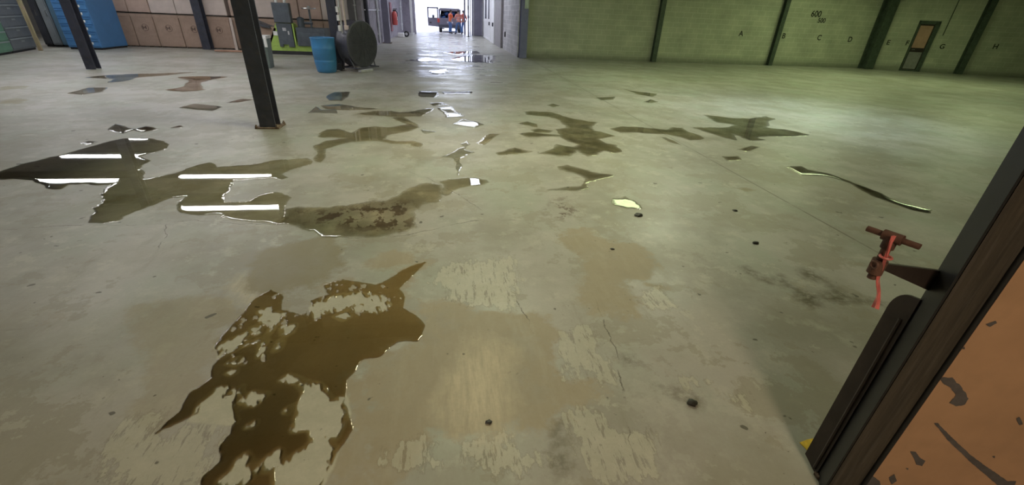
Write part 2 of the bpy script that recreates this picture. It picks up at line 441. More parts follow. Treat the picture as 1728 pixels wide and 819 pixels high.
# name, label, crop, outline, material, edge noise
PUDDLES = [
    ('murky puddle', 'long murky puddle mirroring bright fluorescent tubes, left of the floor', 'a',
     [(-40, 408), (0, 405), (60, 385), (120, 360), (220, 335), (320, 315), (420, 285), (520, 255), (600, 238), (680, 226), (770, 230), (840, 240), (885, 258), (870, 282), (800, 300), (720, 322), (775, 345), (730, 375), (740, 415), (730, 448), (800, 435), (900, 410), (960, 390), (1040, 362), (1100, 350), (1130, 378), (1200, 372), (1300, 368), (1420, 342), (1500, 338), (1600, 330), (1625, 338), (1610, 360), (1560, 378), (1495, 398), (1460, 415), (1500, 432), (1470, 439), (1430, 432), (1225, 447), (1200, 480), (1160, 545), (1175, 560), (1290, 555), (1340, 525), (1400, 505), (1470, 512), (1525, 535), (1490, 555), (1475, 580), (1490, 640), (1470, 668), (1300, 660), (1170, 645), (1140, 620), (1040, 628), (930, 605), (945, 560), (970, 530), (880, 545), (800, 575), (700, 610), (610, 660), (540, 668), (470, 665), (500, 600), (530, 560), (515, 520), (560, 490), (600, 462), (520, 470), (440, 466), (350, 462), (310, 490), (250, 487), (180, 445), (100, 440), (0, 445), (-40, 447)], 'w_left', .05),
    ('flecked puddle', 'shallow puddle full of brown flecks in the middle foreground, below the long murky puddle', 'b',
     [(110, 640), (170, 625), (300, 630), (400, 620), (480, 605), (560, 600), (620, 575), (680, 540), (760, 517), (830, 522), (850, 545), (835, 575), (810, 605), (740, 615), (715, 640), (700, 650), (715, 690), (720, 720), (650, 745), (520, 765), (380, 770), (280, 765), (220, 735), (140, 710), (60, 705), (100, 670)], 'w_mid', .05),
    ('winding puddle', 'winding dark puddle right of the nearest column base', 'b',
     [(270, 290), (300, 268), (360, 266), (420, 285), (460, 263), (520, 256), (590, 260), (640, 252), (690, 243), (735, 258), (690, 277), (620, 292), (590, 297), (570, 315), (640, 323), (700, 324), (752, 335), (738, 352), (700, 350), (680, 337), (600, 337), (540, 320), (420, 327), (340, 347), (300, 362), (300, 400), (275, 422), (248, 410), (262, 380), (245, 345), (300, 322), (390, 310), (330, 307), (280, 307)], 'w_mid', .05),
    ('streak puddle', 'thin dark streak puddle behind the winding puddle', 'b',
     [(440, 200), (520, 185), (600, 183), (640, 190), (720, 185), (765, 195), (740, 210), (640, 212), (560, 207)], 'w_mid', .06),
    ('bent streak puddle', 'short bent wet streak joining the winding puddle from behind', 'b',
     [(605, 215), (650, 213), (690, 232), (722, 252), (690, 250), (650, 236)], 'w_mid', .06),
    ('reddish puddle', 'reddish brown sliver puddle right of the nearest column', 'b',
     [(280, 160), (360, 153), (430, 163), (545, 175), (420, 182), (300, 177)], 'w_mid', .06),
    ('slate puddle', 'slate coloured puddle in front of the blue drum', 'b',
     [(300, 118), (340, 97), (412, 96), (402, 116), (370, 137), (320, 137)], 'w_mid', .06),
    ('pale puddle', 'pale shining puddle patch right of the nearest column', 'b',
     [(222, 192), (255, 165), (280, 182), (350, 176), (352, 196)], 'w_clear', .06),
    ('rounded puddle', 'rounded puddle with glinting rim in the middle of the floor', 'b',
     [(830, 512), (870, 500), (910, 498), (960, 493), (1040, 503), (1055, 516), (1000, 532), (920, 537), (880, 552), (855, 575), (845, 545)], 'w_mid', .05),
    ('slanting puddle', 'small slanting brown puddle on the corridor line', 'b',
     [(995, 335), (1020, 310), (1060, 288), (1097, 291), (1062, 316), (1030, 342)], 'w_mid', .04),
    ('ring puddle', 'bright ring shaped puddle on the corridor line', 'b',
     [(890, 245), (930, 222), (990, 232), (1032, 245), (980, 262), (930, 254)], 'w_clear', .05),
    ('white puddle', 'largest bright white puddle patch on the corridor line', 'b',
     [(818, 170), (880, 163), (895, 185), (948, 211), (860, 216), (838, 195)], 'w_clear', .05),
    ('white puddle', 'white puddle patch just behind the largest white one', 'b',
     [(780, 149), (830, 145), (862, 157), (800, 161)], 'w_clear', .05),
    ('white puddle', 'curling white puddle at the end of the thin dark streak', 'b',
     [(690, 187), (740, 178), (797, 172), (782, 188), (725, 207), (700, 200)], 'w_clear', .05),
    ('white puddle', 'thin bluish white puddle beside the winding puddle', 'b',
     [(735, 270), (760, 274), (802, 280), (760, 290)], 'w_clear', .04),
    ('forked puddle', 'forked bright puddle trickling toward the rounded puddle', 'b',
     [(828, 398), (890, 372), (905, 358), (930, 350), (922, 336), (948, 323), (965, 338), (940, 360), (985, 376), (940, 392), (915, 408), (928, 440), (908, 482), (898, 430), (890, 398)], 'w_clear', .03),
    ('far puddle', 'broad glaring puddle far down the corridor by the block wall', 'f',
     [(772, 96), (800, 93), (836, 94), (835, 100), (833, 107), (800, 105), (780, 104), (760, 100)], 'w_clear', .12),
    ('far puddle', 'glaring streak puddle across the corridor centre', 'f',
     [(690, 101), (725, 99), (752, 99), (745, 103), (715, 105)], 'w_clear', .15),
    ('far puddle', 'short glaring puddle nearest the camera among the corridor streaks', 'f',
     [(727, 119), (752, 116), (760, 121), (742, 126), (728, 124)], 'w_clear', .15),
    ('far puddle', 'thin glaring puddle streak deep in the corridor', 'f',
     [(745, 88), (800, 86), (812, 90), (770, 93)], 'w_clear', .12),
    ('far puddle', 'flat glaring puddle streak right of the corridor centre', 'f',
     [(748, 156), (795, 155), (796, 158), (750, 159)], 'w_clear', .1),
    ('far puddle', 'glaring puddle pair member left of the flat streak', 'f',
     [(705, 154), (738, 155), (734, 164), (710, 163)], 'w_clear', .1),
    ('branched puddle', 'largest olive puddle, branched, right of the corridor line', 'c',
     [(175, 188), (220, 185), (300, 190), (350, 203), (400, 220), (460, 230), (515, 238), (500, 250), (480, 257), (500, 275), (560, 288), (600, 300), (545, 312), (520, 317), (560, 335), (600, 343), (632, 370), (590, 380), (540, 367), (520, 387), (470, 394), (420, 367), (390, 392), (340, 392), (240, 382), (300, 360), (330, 340), (400, 348), (430, 340), (380, 325), (340, 302), (260, 304), (200, 305), (155, 290), (200, 283), (290, 290), (340, 295), (320, 270), (370, 260), (350, 230), (290, 212), (190, 202)], 'w_right', .05),
    ('oval puddle', 'small dark oval puddle left of the branched puddle', 'c',
     [(203, 272), (240, 264), (312, 275), (290, 285), (220, 285)], 'w_right', .04),
    ('tail puddle', 'low tail of olive puddle left of the branched puddle', 'c',
     [(32, 378), (90, 364), (130, 354), (222, 370), (170, 382), (60, 390)], 'w_right', .05),
    ('band puddle', 'ribbon of olive water linking the branched and winged puddles', 'c',
     [(575, 268), (620, 254), (700, 258), (770, 264), (830, 270), (860, 260), (905, 262), (925, 278), (980, 293), (1008, 312), (940, 322), (900, 307), (830, 294), (780, 292), (700, 284), (620, 285)], 'w_right', .05),
    ('winged puddle', 'dark olive puddle with spread wings, in front of the block wall', 'c',
     [(1003, 202), (1060, 208), (1150, 218), (1210, 218), (1290, 208), (1332, 220), (1300, 235), (1312, 250), (1280, 260), (1380, 270), (1492, 293), (1400, 302), (1310, 300), (1240, 307), (1290, 318), (1220, 322), (1140, 292), (1150, 320), (1080, 302), (1010, 282), (958, 262), (1030, 260), (1100, 262), (1150, 250), (1060, 237)], 'w_right', .06),
    ('hooked puddle', 'hook shaped olive puddle in front of the branched puddle', 'c',
     [(328, 440), (380, 433), (450, 453), (520, 470), (592, 480), (560, 494), (500, 502), (460, 520), (472, 545), (400, 554), (275, 548), (370, 535), (440, 528), (460, 500), (420, 477), (340, 457)], 'w_right', .04),
    ('sparkling puddle', 'tiny puddle sparkling yellow green on the right of the floor', 'c',
     [(593, 592), (640, 583), (682, 600), (712, 615), (707, 638), (640, 634), (600, 612)], 'w_right', .07),
    ('sliver puddle', 'long thin sliver of water on the far right, ending in a bright tip', 'g',
     [(400, 440), (470, 438), (500, 455), (600, 473), (680, 503), (740, 525), (840, 563), (880, 588), (940, 610), (1075, 640), (1062, 657), (980, 642), (880, 607), (800, 577), (760, 557), (690, 517), (620, 494), (560, 482), (470, 480), (440, 462)], 'w_right', .02),
]

PUDDLES += [
    ('wet_patch', 'wet patch near the sawn joint, lower of two below the winged puddle', 'c', [(1085, 393), (1160, 391), (1180, 408), (1110, 416)], 'w_right', .03),
    ('wet_patch', 'wet patch near the sawn joint, upper of two below the winged puddle', 'c', [(1155, 362), (1220, 343), (1268, 350), (1200, 372)], 'w_right', .03),
    ('wet_patch', 'slanting wet patch lying across the sawn joint under the ribbon of olive water', 'c', [(795, 302), (830, 305), (898, 341), (850, 329)], 'w_right', .03),
    ('wet_patch', 'jagged dark wet patch near the block wall, larger of two', 'c', [(635, 82), (670, 92), (787, 105), (772, 121), (700, 109)], 'w_right', .05),
    ('wet_patch', 'tiny dark wet patch just below the jagged one near the block wall', 'c', [(728, 143), (760, 129), (797, 143), (760, 148)], 'w_right', .05),
    ('wet_patch', 'dark wet spot on the corridor edge above the branched puddle', 'c', [(272, 157), (310, 149), (342, 160), (310, 168)], 'w_right', .05),
    ('wet_patch', 'pale wet outline left of the jagged dark wet patch', 'c', [(505, 122), (595, 118), (588, 132), (530, 135)], 'w_right', .05),
    ('wet_patch', 'wet smear left of the branched puddle, above the oval one', 'c', [(143, 242), (190, 232), (238, 245), (240, 262)], 'w_right', .04),
    ('wet_patch', 'wet patch behind the murky puddle, leftmost of three in a row', 'a', [(555, 182), (600, 153), (642, 160), (705, 180), (640, 202)], 'w_mid', .04),
    ('wet_patch', 'flecked wet patch behind the murky puddle, middle of three in a row', 'a', [(685, 182), (760, 163), (838, 178), (740, 196)], 'w_red', .04),
    ('wet_patch', 'small wet patch behind the murky puddle, rightmost of three in a row', 'a', [(885, 172), (940, 158), (962, 168), (920, 176)], 'w_red', .03),
    ('wet_patch', 'olive wet patch with a sparkle between the two nearest columns', 'a', [(930, 68), (1010, 48), (1168, 62), (1110, 86), (1030, 80)], 'w_mid', .04),
    ('wet_patch', 'reddish wet sliver left of the nearest column', 'a', [(1180, 42), (1260, 20), (1330, 26), (1240, 40)], 'w_red', .03),
    ('wet_patch', 'small oval wet patch on the edge of the murky puddle', 'a', [(412, 250), (470, 242), (518, 246), (460, 262)], 'w_mid', .02),
    ('wet_patch', 'long wet patch in front of the boxes, trailing off to the right', 'f', [(138, 131), (180, 127), (230, 125), (330, 122), (290, 127), (235, 131), (215, 136), (180, 141), (190, 134)], 'w_mid', .1),
    ('wet_patch', 'rusty T shaped wet patch in front of the third column', 'f', [(298, 130), (335, 129), (383, 130), (350, 136), (338, 142), (345, 152), (310, 155), (280, 152), (310, 146), (318, 136)], 'w_red', .08),
    ('wet_patch', 'slim dark wet patch in front of the second column', 'f', [(112, 158), (150, 148), (182, 148), (172, 155), (140, 160)], 'w_mid', .06),
]

# ------------------------------------------------------------------ floor
def axis_grid(lo, hi, c0, c1, fine, growth):
    a = list(np.arange(c0, c1 + 1e-6, fine)); s = fine
    x = a[-1]
    while x < hi: s = min(s * growth, 1.5); x += s; a.append(x)
    x = a[0]; s = fine
    while x > lo: s = min(s * growth, 1.5); x -= s; a.insert(0, x)
    return np.array(a)


gx = axis_grid(-20, 31, -2.4, 3.0, .02, 1.035); gy = axis_grid(-6, 41, .6, 3.6, .02, 1.03)
GX, GY = np.meshgrid(gx, gy)
BARE = [fp('e', p) for p in (
    [(20, 240), (120, 235), (200, 268), (320, 275), (420, 290), (450, 330), (450, 460), (470, 490), (560, 500), (600, 530), (580, 560), (440, 590), (430, 640), (390, 670), (300, 650), (260, 655), (130, 660), (60, 640), (0, 760), (-40, 800), (-110, 860), (-190, 860), (-170, 740), (-150, 560), (-180, 470), (-120, 400), (-20, 380), (20, 360)],
    [(450, 45), (480, 12), (540, 5), (600, 50), (700, 60), (760, 110), (720, 190), (790, 200), (700, 170), (640, 185), (720, 250), (700, 290), (560, 285), (500, 200), (540, 140), (500, 90)],
)] + [fp('d', p) for p in (
    [(820, 90), (850, 55), (900, 40), (980, 55), (960, 85), (880, 115), (830, 108)],
    [(30, 240), (200, 200), (330, 190), (400, 230), (330, 330), (290, 430), (300, 470), (230, 510), (180, 590), (100, 620), (40, 590), (90, 470), (60, 340)],
    [(650, 500), (745, 540), (765, 590), (775, 640), (740, 690), (700, 740), (660, 900), (860, 900), (850, 700), (850, 560), (800, 420)],
)]
COAT = [fp('e', p) for p in (
    [(430, 380), (460, 330), (510, 300), (560, 310), (600, 400), (650, 420), (640, 490), (600, 510), (560, 470), (500, 470), (460, 490)],
    [(470, 580), (560, 560), (600, 590), (650, 640), (740, 640), (760, 800), (640, 860), (520, 800), (500, 700)],
    [(130, 670), (200, 650), (290, 655), (330, 690), (400, 690), (420, 780), (330, 790), (180, 785), (140, 740)],
    [(5, 690), (60, 645), (95, 690), (60, 740), (20, 730)],
    [(30, 180), (100, 110), (200, 110), (320, 90), (350, 200), (320, 270), (200, 265), (110, 235)],
    [(660, 200), (780, 190), (840, 260), (810, 282), (720, 262)],
    [(820, 460), (890, 470), (950, 490), (900, 520), (820, 500)], [(960, 530), (1090, 510), (1050, 570), (990, 550)],
)] + [fp('d', p) for p in (
    [(830, 740), (900, 680), (1000, 650), (1075, 650), (1080, 760), (960, 819), (850, 790)],
    [(0, 610), (60, 580), (160, 590), (120, 650), (170, 635), (250, 595), (380, 600), (370, 650), (330, 700), (330, 740), (270, 800), (250, 900), (-60, 900), (-100, 700)],
)]
DAMP = [fp('d', [(415, 130), (430, 90), (490, 40), (580, 15), (700, -5), (740, 30), (735, 90), (690, 140), (620, 165), (540, 185), (470, 190), (430, 180)])] + \
    [fp('c', [(1170, 545), (1200, 538), (1230, 548), (1200, 556)]), fp('a', [(0, 35), (80, 15), (150, 25), (100, 50), (0, 52)]), fp('f', [(0, 146), (40, 143), (52, 148), (0, 153)])]
HIGHLIGHT_AND_PALE = [fp('e', [(90, 560), (130, 430), (220, 360), (290, 400), (300, 560), (270, 650), (150, 640)]), fp('d', [(395, 160), (425, 120), (445, 190), (430, 215)])]  # first outline: lamp highlight drawn as floor colour; second: small pale mark
DIRT = [fp('j', p) for p in ([(220, 325), (270, 310), (360, 360), (350, 390), (280, 370)], [(360, 410), (420, 400), (480, 455), (430, 450)], [(480, 420), (540, 380), (620, 460), (700, 500), (860, 560), (870, 630), (780, 640), (660, 580), (640, 510), (560, 480)], [(660, 350), (720, 330), (810, 370), (900, 430), (990, 500), (1080, 545), (1250, 560), (1450, 640), (1440, 690), (1250, 600), (1000, 610), (830, 570), (820, 540), (930, 510), (860, 440), (720, 430)])] + \
    [fp('i', p) for p in ([(350, 400), (410, 405), (470, 430), (520, 440), (515, 490), (440, 460)], [(150, 250), (230, 265), (250, 290), (190, 300)])] + [fp('e', [(430, 640), (465, 610), (475, 740), (500, 770), (440, 790), (425, 740)])]
CRACKS = [fp('f', [(-40, 390), (0, 388), (120, 380), (230, 381), (330, 372), (420, 378), (470, 380), (520, 386), (560, 398), (600, 403), (680, 398), (740, 385), (800, 372), (870, 372)]),
          fp('f', [(280, 370), (278, 400), (260, 440)]), fp('f', [(840, 372), (775, 330), (720, 300), (690, 290)]),
          fp('f', [(1010, 520), (1030, 570), (1045, 610), (1055, 690), (1062, 735)]), fp('f', [(900, 560), (880, 520), (850, 470)])]


def field(polys):
    f = np.full(GX.shape, -9.0)
    for p in polys: f = np.maximum(f, sdf(p, GX, GY))
    return np.clip(f, -1, 1)


nx, ny = len(gx), len(gy)
verts = np.stack([GX.ravel(), GY.ravel(), np.zeros(nx * ny)], 1)
ii = np.arange(nx * ny).reshape(ny, nx)
quads = np.stack([ii[:-1, :-1], ii[:-1, 1:], ii[1:, 1:], ii[1:, :-1]], -1).reshape(-1, 4)
me = bpy.data.meshes.new('floor'); me.from_pydata(verts.tolist(), [], quads.tolist())
floor = bpy.data.objects.new('floor', me); COL.objects.link(floor); tag(floor, kind='structure')
fields = {'bare': np.maximum(field(BARE), field([F1])), 'coat': field(COAT), 'damp': field(DAMP), 'pale': field(HIGHLIGHT_AND_PALE), 'dirt': field(DIRT)}
cr = np.full(GX.shape, 9.0)
for c in CRACKS:
    s = line_sd(c, GX, GY); cr = np.where(np.abs(s) < np.abs(cr), s, cr)
fields['crack'] = np.clip(cr, -1, 1)
fleck_poly = fp('b', [(120, 640), (300, 632), (400, 622), (560, 602), (640, 590), (720, 600), (715, 720), (640, 745), (430, 740), (250, 710), (170, 700)])
fields['fleck'] = np.clip(np.maximum(sdf(fleck_poly, GX, GY), sdf(fp('c', [(300, 600), (340, 580), (400, 600), (450, 650), (380, 690), (280, 670), (270, 640)]), GX, GY)), -1, 1)
fields['isl'] = field(ISL)
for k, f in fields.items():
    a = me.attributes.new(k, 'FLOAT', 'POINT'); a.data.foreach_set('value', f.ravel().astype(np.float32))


def floor_material():
    m = bpy.data.materials.new('worn_coated_concrete'); m.use_nodes = True
    N, L = nodes(m); b = N['Principled BSDF']
    geo = N.new('ShaderNodeNewGeometry'); P = geo.outputs['Position']

    def noise(scale, detail=6, rough=.6, stretch=None, rot=0):
        n = N.new('ShaderNodeTexNoise'); n.inputs['Scale'].default_value = scale; n.inputs['Detail'].default_value = detail; n.inputs['Roughness'].default_value = rough
        if stretch:
            mp = N.new('ShaderNodeMapping'); mp.inputs['Scale'].default_value = stretch; mp.inputs['Rotation'].default_value = (0, 0, rot); L.new(P, mp.inputs[0]); L.new(mp.outputs[0], n.inputs['Vector'])
        else: L.new(P, n.inputs['Vector'])
        return n.outputs[0]

    def rng(v, a, c, lo=0, hi=1):
        r = N.new('ShaderNodeMapRange'); r.inputs[1].default_value = a; r.inputs[2].default_value = c; r.inputs[3].default_value = lo; r.inputs[4].default_value = hi; L.new(v, r.inputs[0]); return r.outputs[0]

    def math_(op, a, c=None, d=None):
        n = N.new('ShaderNodeMath'); n.operation = op
        for i, v in enumerate((a, c, d)):
            if v is None: continue
            if isinstance(v, (int, float)): n.inputs[i].default_value = v
            else: L.new(v, n.inputs[i])
        return n.outputs[0]

    def mix(f, a, c):
        n = N.new('ShaderNodeMix'); n.data_type = 'RGBA'
        if isinstance(f, (int, float)): n.inputs[0].default_value = f
        else: L.new(f, n.inputs[0])
        for i, v in ((6, a), (7, c)):
            if isinstance(v, tuple): n.inputs[i].default_value = (*v, 1)
            else: L.new(v, n.inputs[i])
        return n.outputs[2]

    def attr(k):
        n = N.new('ShaderNodeAttribute'); n.attribute_name = k; return n.outputs['Fac']
    big = noise(.35, 5, .55); mid = noise(1.7, 7, .62); fine = noise(11, 8, .65); grain = noise(60, 4, .6)
    streak = noise(1.0, 6, .6, (26, 4, 1), .12); blot = noise(4.2, 8, .68)
    warp = noise(5, 6, .65); warp2 = noise(22, 5, .65)

    def mask(k, a1, a2, soft, off=0.0, extra=None):
        s = math_('ADD', attr(k), off)
        s = math_('MULTIPLY_ADD', math_('SUBTRACT', warp, .5), a1, s)
        s = math_('MULTIPLY_ADD', math_('SUBTRACT', warp2, .5), a2, s)
        if extra is not None: s = math_('ADD', s, extra)
        return rng(s, -soft, soft)
    # coated slab
    sep0 = N.new('ShaderNodeSeparateXYZ'); L.new(P, sep0.inputs[0])
    cloud = noise(.9, 6, .6); cloud2 = noise(.55, 4, .5, (1, 1.6, 1), .5); hue = noise(.7, 5, .6, (1.3, 1, 1), 1.1)
    base = mix(rng(big, .35, .65), (.355, .345, .315), (.41, .40, .37))
    base = mix(rng(hue, .47, .62, 0, .7), base, (.315, .345, .28))
    base = mix(rng(hue, .50, .34, 0, .35), base, (.415, .375, .335))
    base = mix(rng(cloud, .46, .62, 0, .85), base, (.255, .245, .20))
    base = mix(rng(mid, .48, .64, 0, .45), base, (.29, .275, .22))
    base = mix(rng(blot, .53, .67, 0, .6), base, (.47, .46, .405))
    base = mix(rng(noise(2.6, 8, .7, (2.2, .7, 1), .25), .57, .68, 0, .45), base, (.25, .235, .18))
    worn = noise(1.25, 10, .70, None); worn2 = noise(2.3, 10, .74)
    base = mix(rng(worn, .535, .55, 0, .55), base, (.27, .25, .19))
    base = mix(rng(worn, .405, .39, 0, .30), base, (.45, .445, .40))
    base = mix(rng(worn2, .60, .612, 0, .5), base, (.47, .46, .40))
    base = mix(rng(worn2, .375, .36, 0, .38), base, (.24, .22, .165))
    scr = noise(1.0, 5, .7, (3.2, 34, 1), .55)
    base = mix(rng(scr, .64, .70, 0, .35), base, (.22, .205, .16))
    # bare, tan concrete where the coating has gone
    tan = mix(rng(mid, .35, .65), (.315, .27, .185), (.365, .32, .235))
    tan = mix(rng(fine, .5, .7, 0, .30), tan, (.28, .235, .16))
    tan = mix(rng(noise(1.0, 6, .65, (14, 2.5, 1), .15), .5, .68, 0, .4), tan, (.41, .37, .275))
    mb = mask('bare', .34, .12, .03)
    mbs = math_('MULTIPLY', mb, rng(sep0.outputs[0], -1.0, -.45, .45, .95))
    mbs = math_('MULTIPLY', mbs, rng(blot, .28, .5, .55, 1.0))
    colr = mix(mbs, base, tan)
    # general peeling: small chips of coating missing
    chip = math_('MULTIPLY', rng(noise(3.0, 9, .72), .60, .625), rng(big, .45, .6))
    colr = mix(math_('MULTIPLY', chip, .5), colr, (.30, .26, .19))
    # surviving flakes
    sx = math_('ADD', math_('MULTIPLY', math_('SUBTRACT', streak, .5), .26), math_('MULTIPLY', math_('SUBTRACT', blot, .5), .34))
    mc = mask('coat', .14, .10, .006, -.035, sx)
    streak2 = noise(1.0, 8, .75, (34, 6, 1), .16)
    mc = math_('MULTIPLY', mc, rng(streak2, .545, .575, 1.0, .12))
    mi = mask('isl', .02, .01, .006, .022)
    mc = math_('MAXIMUM', mc, mi)
    colr = mix(math_('MAXIMUM', math_('MULTIPLY', mc, .62), math_('MULTIPLY', mi, .9)), colr, mix(rng(fine, .4, .65), (.435, .425, .34), (.50, .485, .395)))
    # dark rim under the flake edges
    s2 = math_('MAXIMUM', mask('coat', .14, .10, .012, -.026, sx), mi)
    rim = math_('MULTIPLY', math_('SUBTRACT', s2, mc), .42)
    colr = mix(math_('MAXIMUM', rim, 0.0), colr, (.13, .105, .065))
    # small pale mark, and the door lamp's highlight painted into the colour
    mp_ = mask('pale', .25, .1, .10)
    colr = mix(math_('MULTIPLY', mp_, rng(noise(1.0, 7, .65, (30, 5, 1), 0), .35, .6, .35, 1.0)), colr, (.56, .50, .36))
    # damp stains
    md = mask('damp', .22, .08, .03)
    colr = mix(math_('MULTIPLY', md, rng(mid, .3, .6, .62, .9)), colr, (.225, .195, .105))
    # dark dirt
    mdirt = math_('MULTIPLY', mask('dirt', .12, .08, .05, -.015), rng(warp2, .3, .55))
    colr = mix(math_('MULTIPLY', mdirt, .85), colr, (.075, .06, .03))
    # brown flecks
    mfl = math_('MULTIPLY', rng(attr('fleck'), -.05, .12), rng(noise(7, 7, .7, (1.1, .75, 1)), .515, .53))
    colr = mix(math_('MULTIPLY', mfl, .85), colr, (.10, .065, .045))
    # specks
    sp = math_('MAXIMUM', rng(noise(9, 2, .5), .725, .74), math_('MULTIPLY', rng(noise(34, 3, .5), .70, .73), rng(mid, .45, .6)))
    colr = mix(math_('MULTIPLY', sp, .8), colr, (.06, .055, .04))
    # cracks
    cw = math_('ADD', math_('ABSOLUTE', math_('MULTIPLY_ADD', math_('SUBTRACT', warp, .5), .10, attr('crack'))), math_('MULTIPLY', math_('SUBTRACT', warp2, .5), .006))
    mcr = math_('MULTIPLY', rng(cw, .0015, .005, 1, 0), rng(blot, .46, .56))
    colr = mix(math_('MULTIPLY', mcr, .8), colr, (.06, .05, .035))
    # the sawn joint
    sep = N.new('ShaderNodeSeparateXYZ'); L.new(P, sep.inputs[0])
    jx = math_('ABSOLUTE', math_('SUBTRACT', sep.outputs[0], 3.46))
    jm = math_('MULTIPLY', rng(jx, .006, .014, 1, 0), rng(blot, .4, .55, .25, .9))
    colr = mix(jm, colr, (.10, .09, .065))
    jband = math_('MULTIPLY', rng(jx, .03, .16, .25, 0), 1.0)
    colr = mix(jband, colr, (.22, .21, .17))
    colr = mix(rng(grain, .35, .75, 0, .12), colr, (.18, .16, .12))
    L.new(colr, b.inputs['Base Color'])
    # gloss: trowelled coating, wetter along the corridor
    wx = math_('ABSOLUTE', math_('SUBTRACT', sep.outputs[0], .35))
    wet = math_('MULTIPLY', rng(wx, 1.0, 2.9, 1, 0), rng(sep.outputs[1], 6, 16))
    film = math_('MULTIPLY', wet, rng(noise(1.0, 6, .65, (.9, 1.6, 1)), .43, .60))
    ro = math_('MULTIPLY_ADD', mid, .35, .26)
    ro = math_('MULTIPLY_ADD', mb, .15, ro)
    n = N.new('ShaderNodeMix'); n.data_type = 'FLOAT'; L.new(film, n.inputs[0]); L.new(ro, n.inputs[2]); n.inputs[3].default_value = .13
    L.new(n.outputs[0], b.inputs['Roughness'])
    b.inputs['Specular IOR Level'].default_value = .5
    bp = N.new('ShaderNodeBump'); bp.inputs['Strength'].default_value = .25; bp.inputs['Distance'].default_value = .004
    h = math_('ADD', math_('MULTIPLY', fine, .6), math_('MULTIPLY', mc, .6)); L.new(h, bp.inputs['Height'])
    L.new(bp.outputs[0], b.inputs['Normal'])
    return m


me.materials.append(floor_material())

# ------------------------------------------------------------------ building shell
def struct(name, mb, m, **k):
    o = mb.build(name, m, **k); return tag(o, kind='structure')


struct('ceiling', MB().b2(-20, 31, -6, 40.5, CEIL, CEIL + .2), M['ceil'])
for k in range(16): struct('ceiling_beam', MB().b2(-19.8, 30.4, 2.2 + k * 2.5 - .06, 2.2 + k * 2.5 + .06, CEIL - .28, CEIL - .001), M['joist'])
# the block wall on the right, with its bend at the wide column
wr = MB().b2(0, 17.1, 0, .2, 0, CEIL); wall_r = struct('wall_back_right', wr, M['cmu_green'], loc=(3.05, 19.7, 0))
ang = math.atan2(-2.9, 7.0); WL2 = 11.5
wall_r2 = struct('wall_right', MB().b2(0, WL2, 0, .2, 0, CEIL), M['cmu_green'], loc=(20.1, 19.7, 0)); wall_r2.rotation_euler.z = ang
struct('wall_corridor_right', MB().b2(0, .2, 0, 5.2, 0, CEIL), M['cmu_grey'], loc=(3.05, 19.9, 0))
struct('wall_corridor_right_far', MB().b2(3.05, 3.25, 25.1, 40.5, 0, CEIL), M['panel_dk'])
mbw = MB().b2(-3.55, -3.35, 20.6, 40.5, 0, CEIL)
for k in range(48): mbw.b2(-3.35, -3.325, 20.8 + k * .41, 20.9 + k * .41, 0.02, CEIL - .3)
struct('wall_corridor_left', mbw, M['panel'])
struct('wall_left', MB().b2(-20, -19.8, -6, 26, 0, CEIL), M['siding'])
struct('wall_back_left', MB().b2(-20, -3.55, 26, 26.2, 0, CEIL), M['siding'])
struct('wall_exit_right', MB().b2(2.15, 3.05, 38.5, 38.7, 0, CEIL), M['panel_dk'])
struct('wall_exit_left', MB().b2(-3.55, -2.5, 40.3, 40.5, 0, CEIL), M['panel'])
struct('wall_exit_top', MB().b2(-2.75, 3.25, 40.3, 40.5, 3.6, CEIL), M['panel'])
struct('wall_side_right_near', MB().b2(30.4, 30.6, -6, 16, 0, CEIL), M['cmu_green'])
struct('wall_front_left', MB().b2(-20, -2.4, .86, 1.02, 0, CEIL), M['siding'])
struct('wall_behind', MB().b2(-20, 31, -6, -5.8, 0, CEIL), M['siding'])
struct('wall_front_top', MB().b2(-2.4, 1.54, .86, 1.02, 3.4, CEIL), M['siding'])
# outdoors
yard = struct('ground', MB().b2(-30, 40, 40.5, 120, -.25, -.02), M['ground'])

# ------------------------------------------------------------------ near right: wall, jamb, latch
def tan_wall():
    m = mat('peeling_tan_paint', (.40, .235, .135), .55, 0, .10, 4, .04, dirt=(.30, .18, .105), dirt_amt=.35)
    return m


M['tan'] = tan_wall()
WY = .83
WX = 1.56; WA = R_(-12)
wf = struct('wall_front_right', MB().b2(0, 4.2, 0, .16, 0, CEIL), M['tan'], loc=(WX, WY, 0)); wf.rotation_euler.z = WA
struct('wall_front_far_right', MB().b2(5.6, 30.4, -.06, .10, 0, CEIL), M['siding'])


def wf_hit(px, py):
    d = ray(px, py); n = np.array([-math.sin(WA), math.cos(WA)]); p0 = np.array([WX, WY])
    t = (p0 @ n) / (d[:2] @ n); p = np.array([0, 0, CAMH]) + d * t
    return (p[0] - WX) * math.cos(WA) + (p[1] - WY) * math.sin(WA), p[2]



M['chip'] = mat('grey_bare_patch', (.085, .075, .075), .7, 0, .3, 20, .1)


def wall_patch(pts, amp, seed, m, name):
    P = [wf_hit(x, y) for x, y in pts]
    xs = np.arange(min(p[0] for p in P) - .02, max(p[0] for p in P) + .02, .002); zs = np.arange(min(p[1] for p in P) - .02, max(p[1] for p in P) + .02, .002)
    X, Z = np.meshgrid(xs, zs)
    f = sdf(P, X, Z) + fbm(X * 60, Z * 60, seed) * amp
    V, Fc = contour(f, xs, zs, lambda v: 0)
    me = bpy.data.meshes.new(name); me.from_pydata([(a, -.0012, c) for a, c, _ in V], [], Fc); me.materials.append(m)
    o = bpy.data.objects.new(name, me); COL.objects.link(o); o.parent = wf
    return o


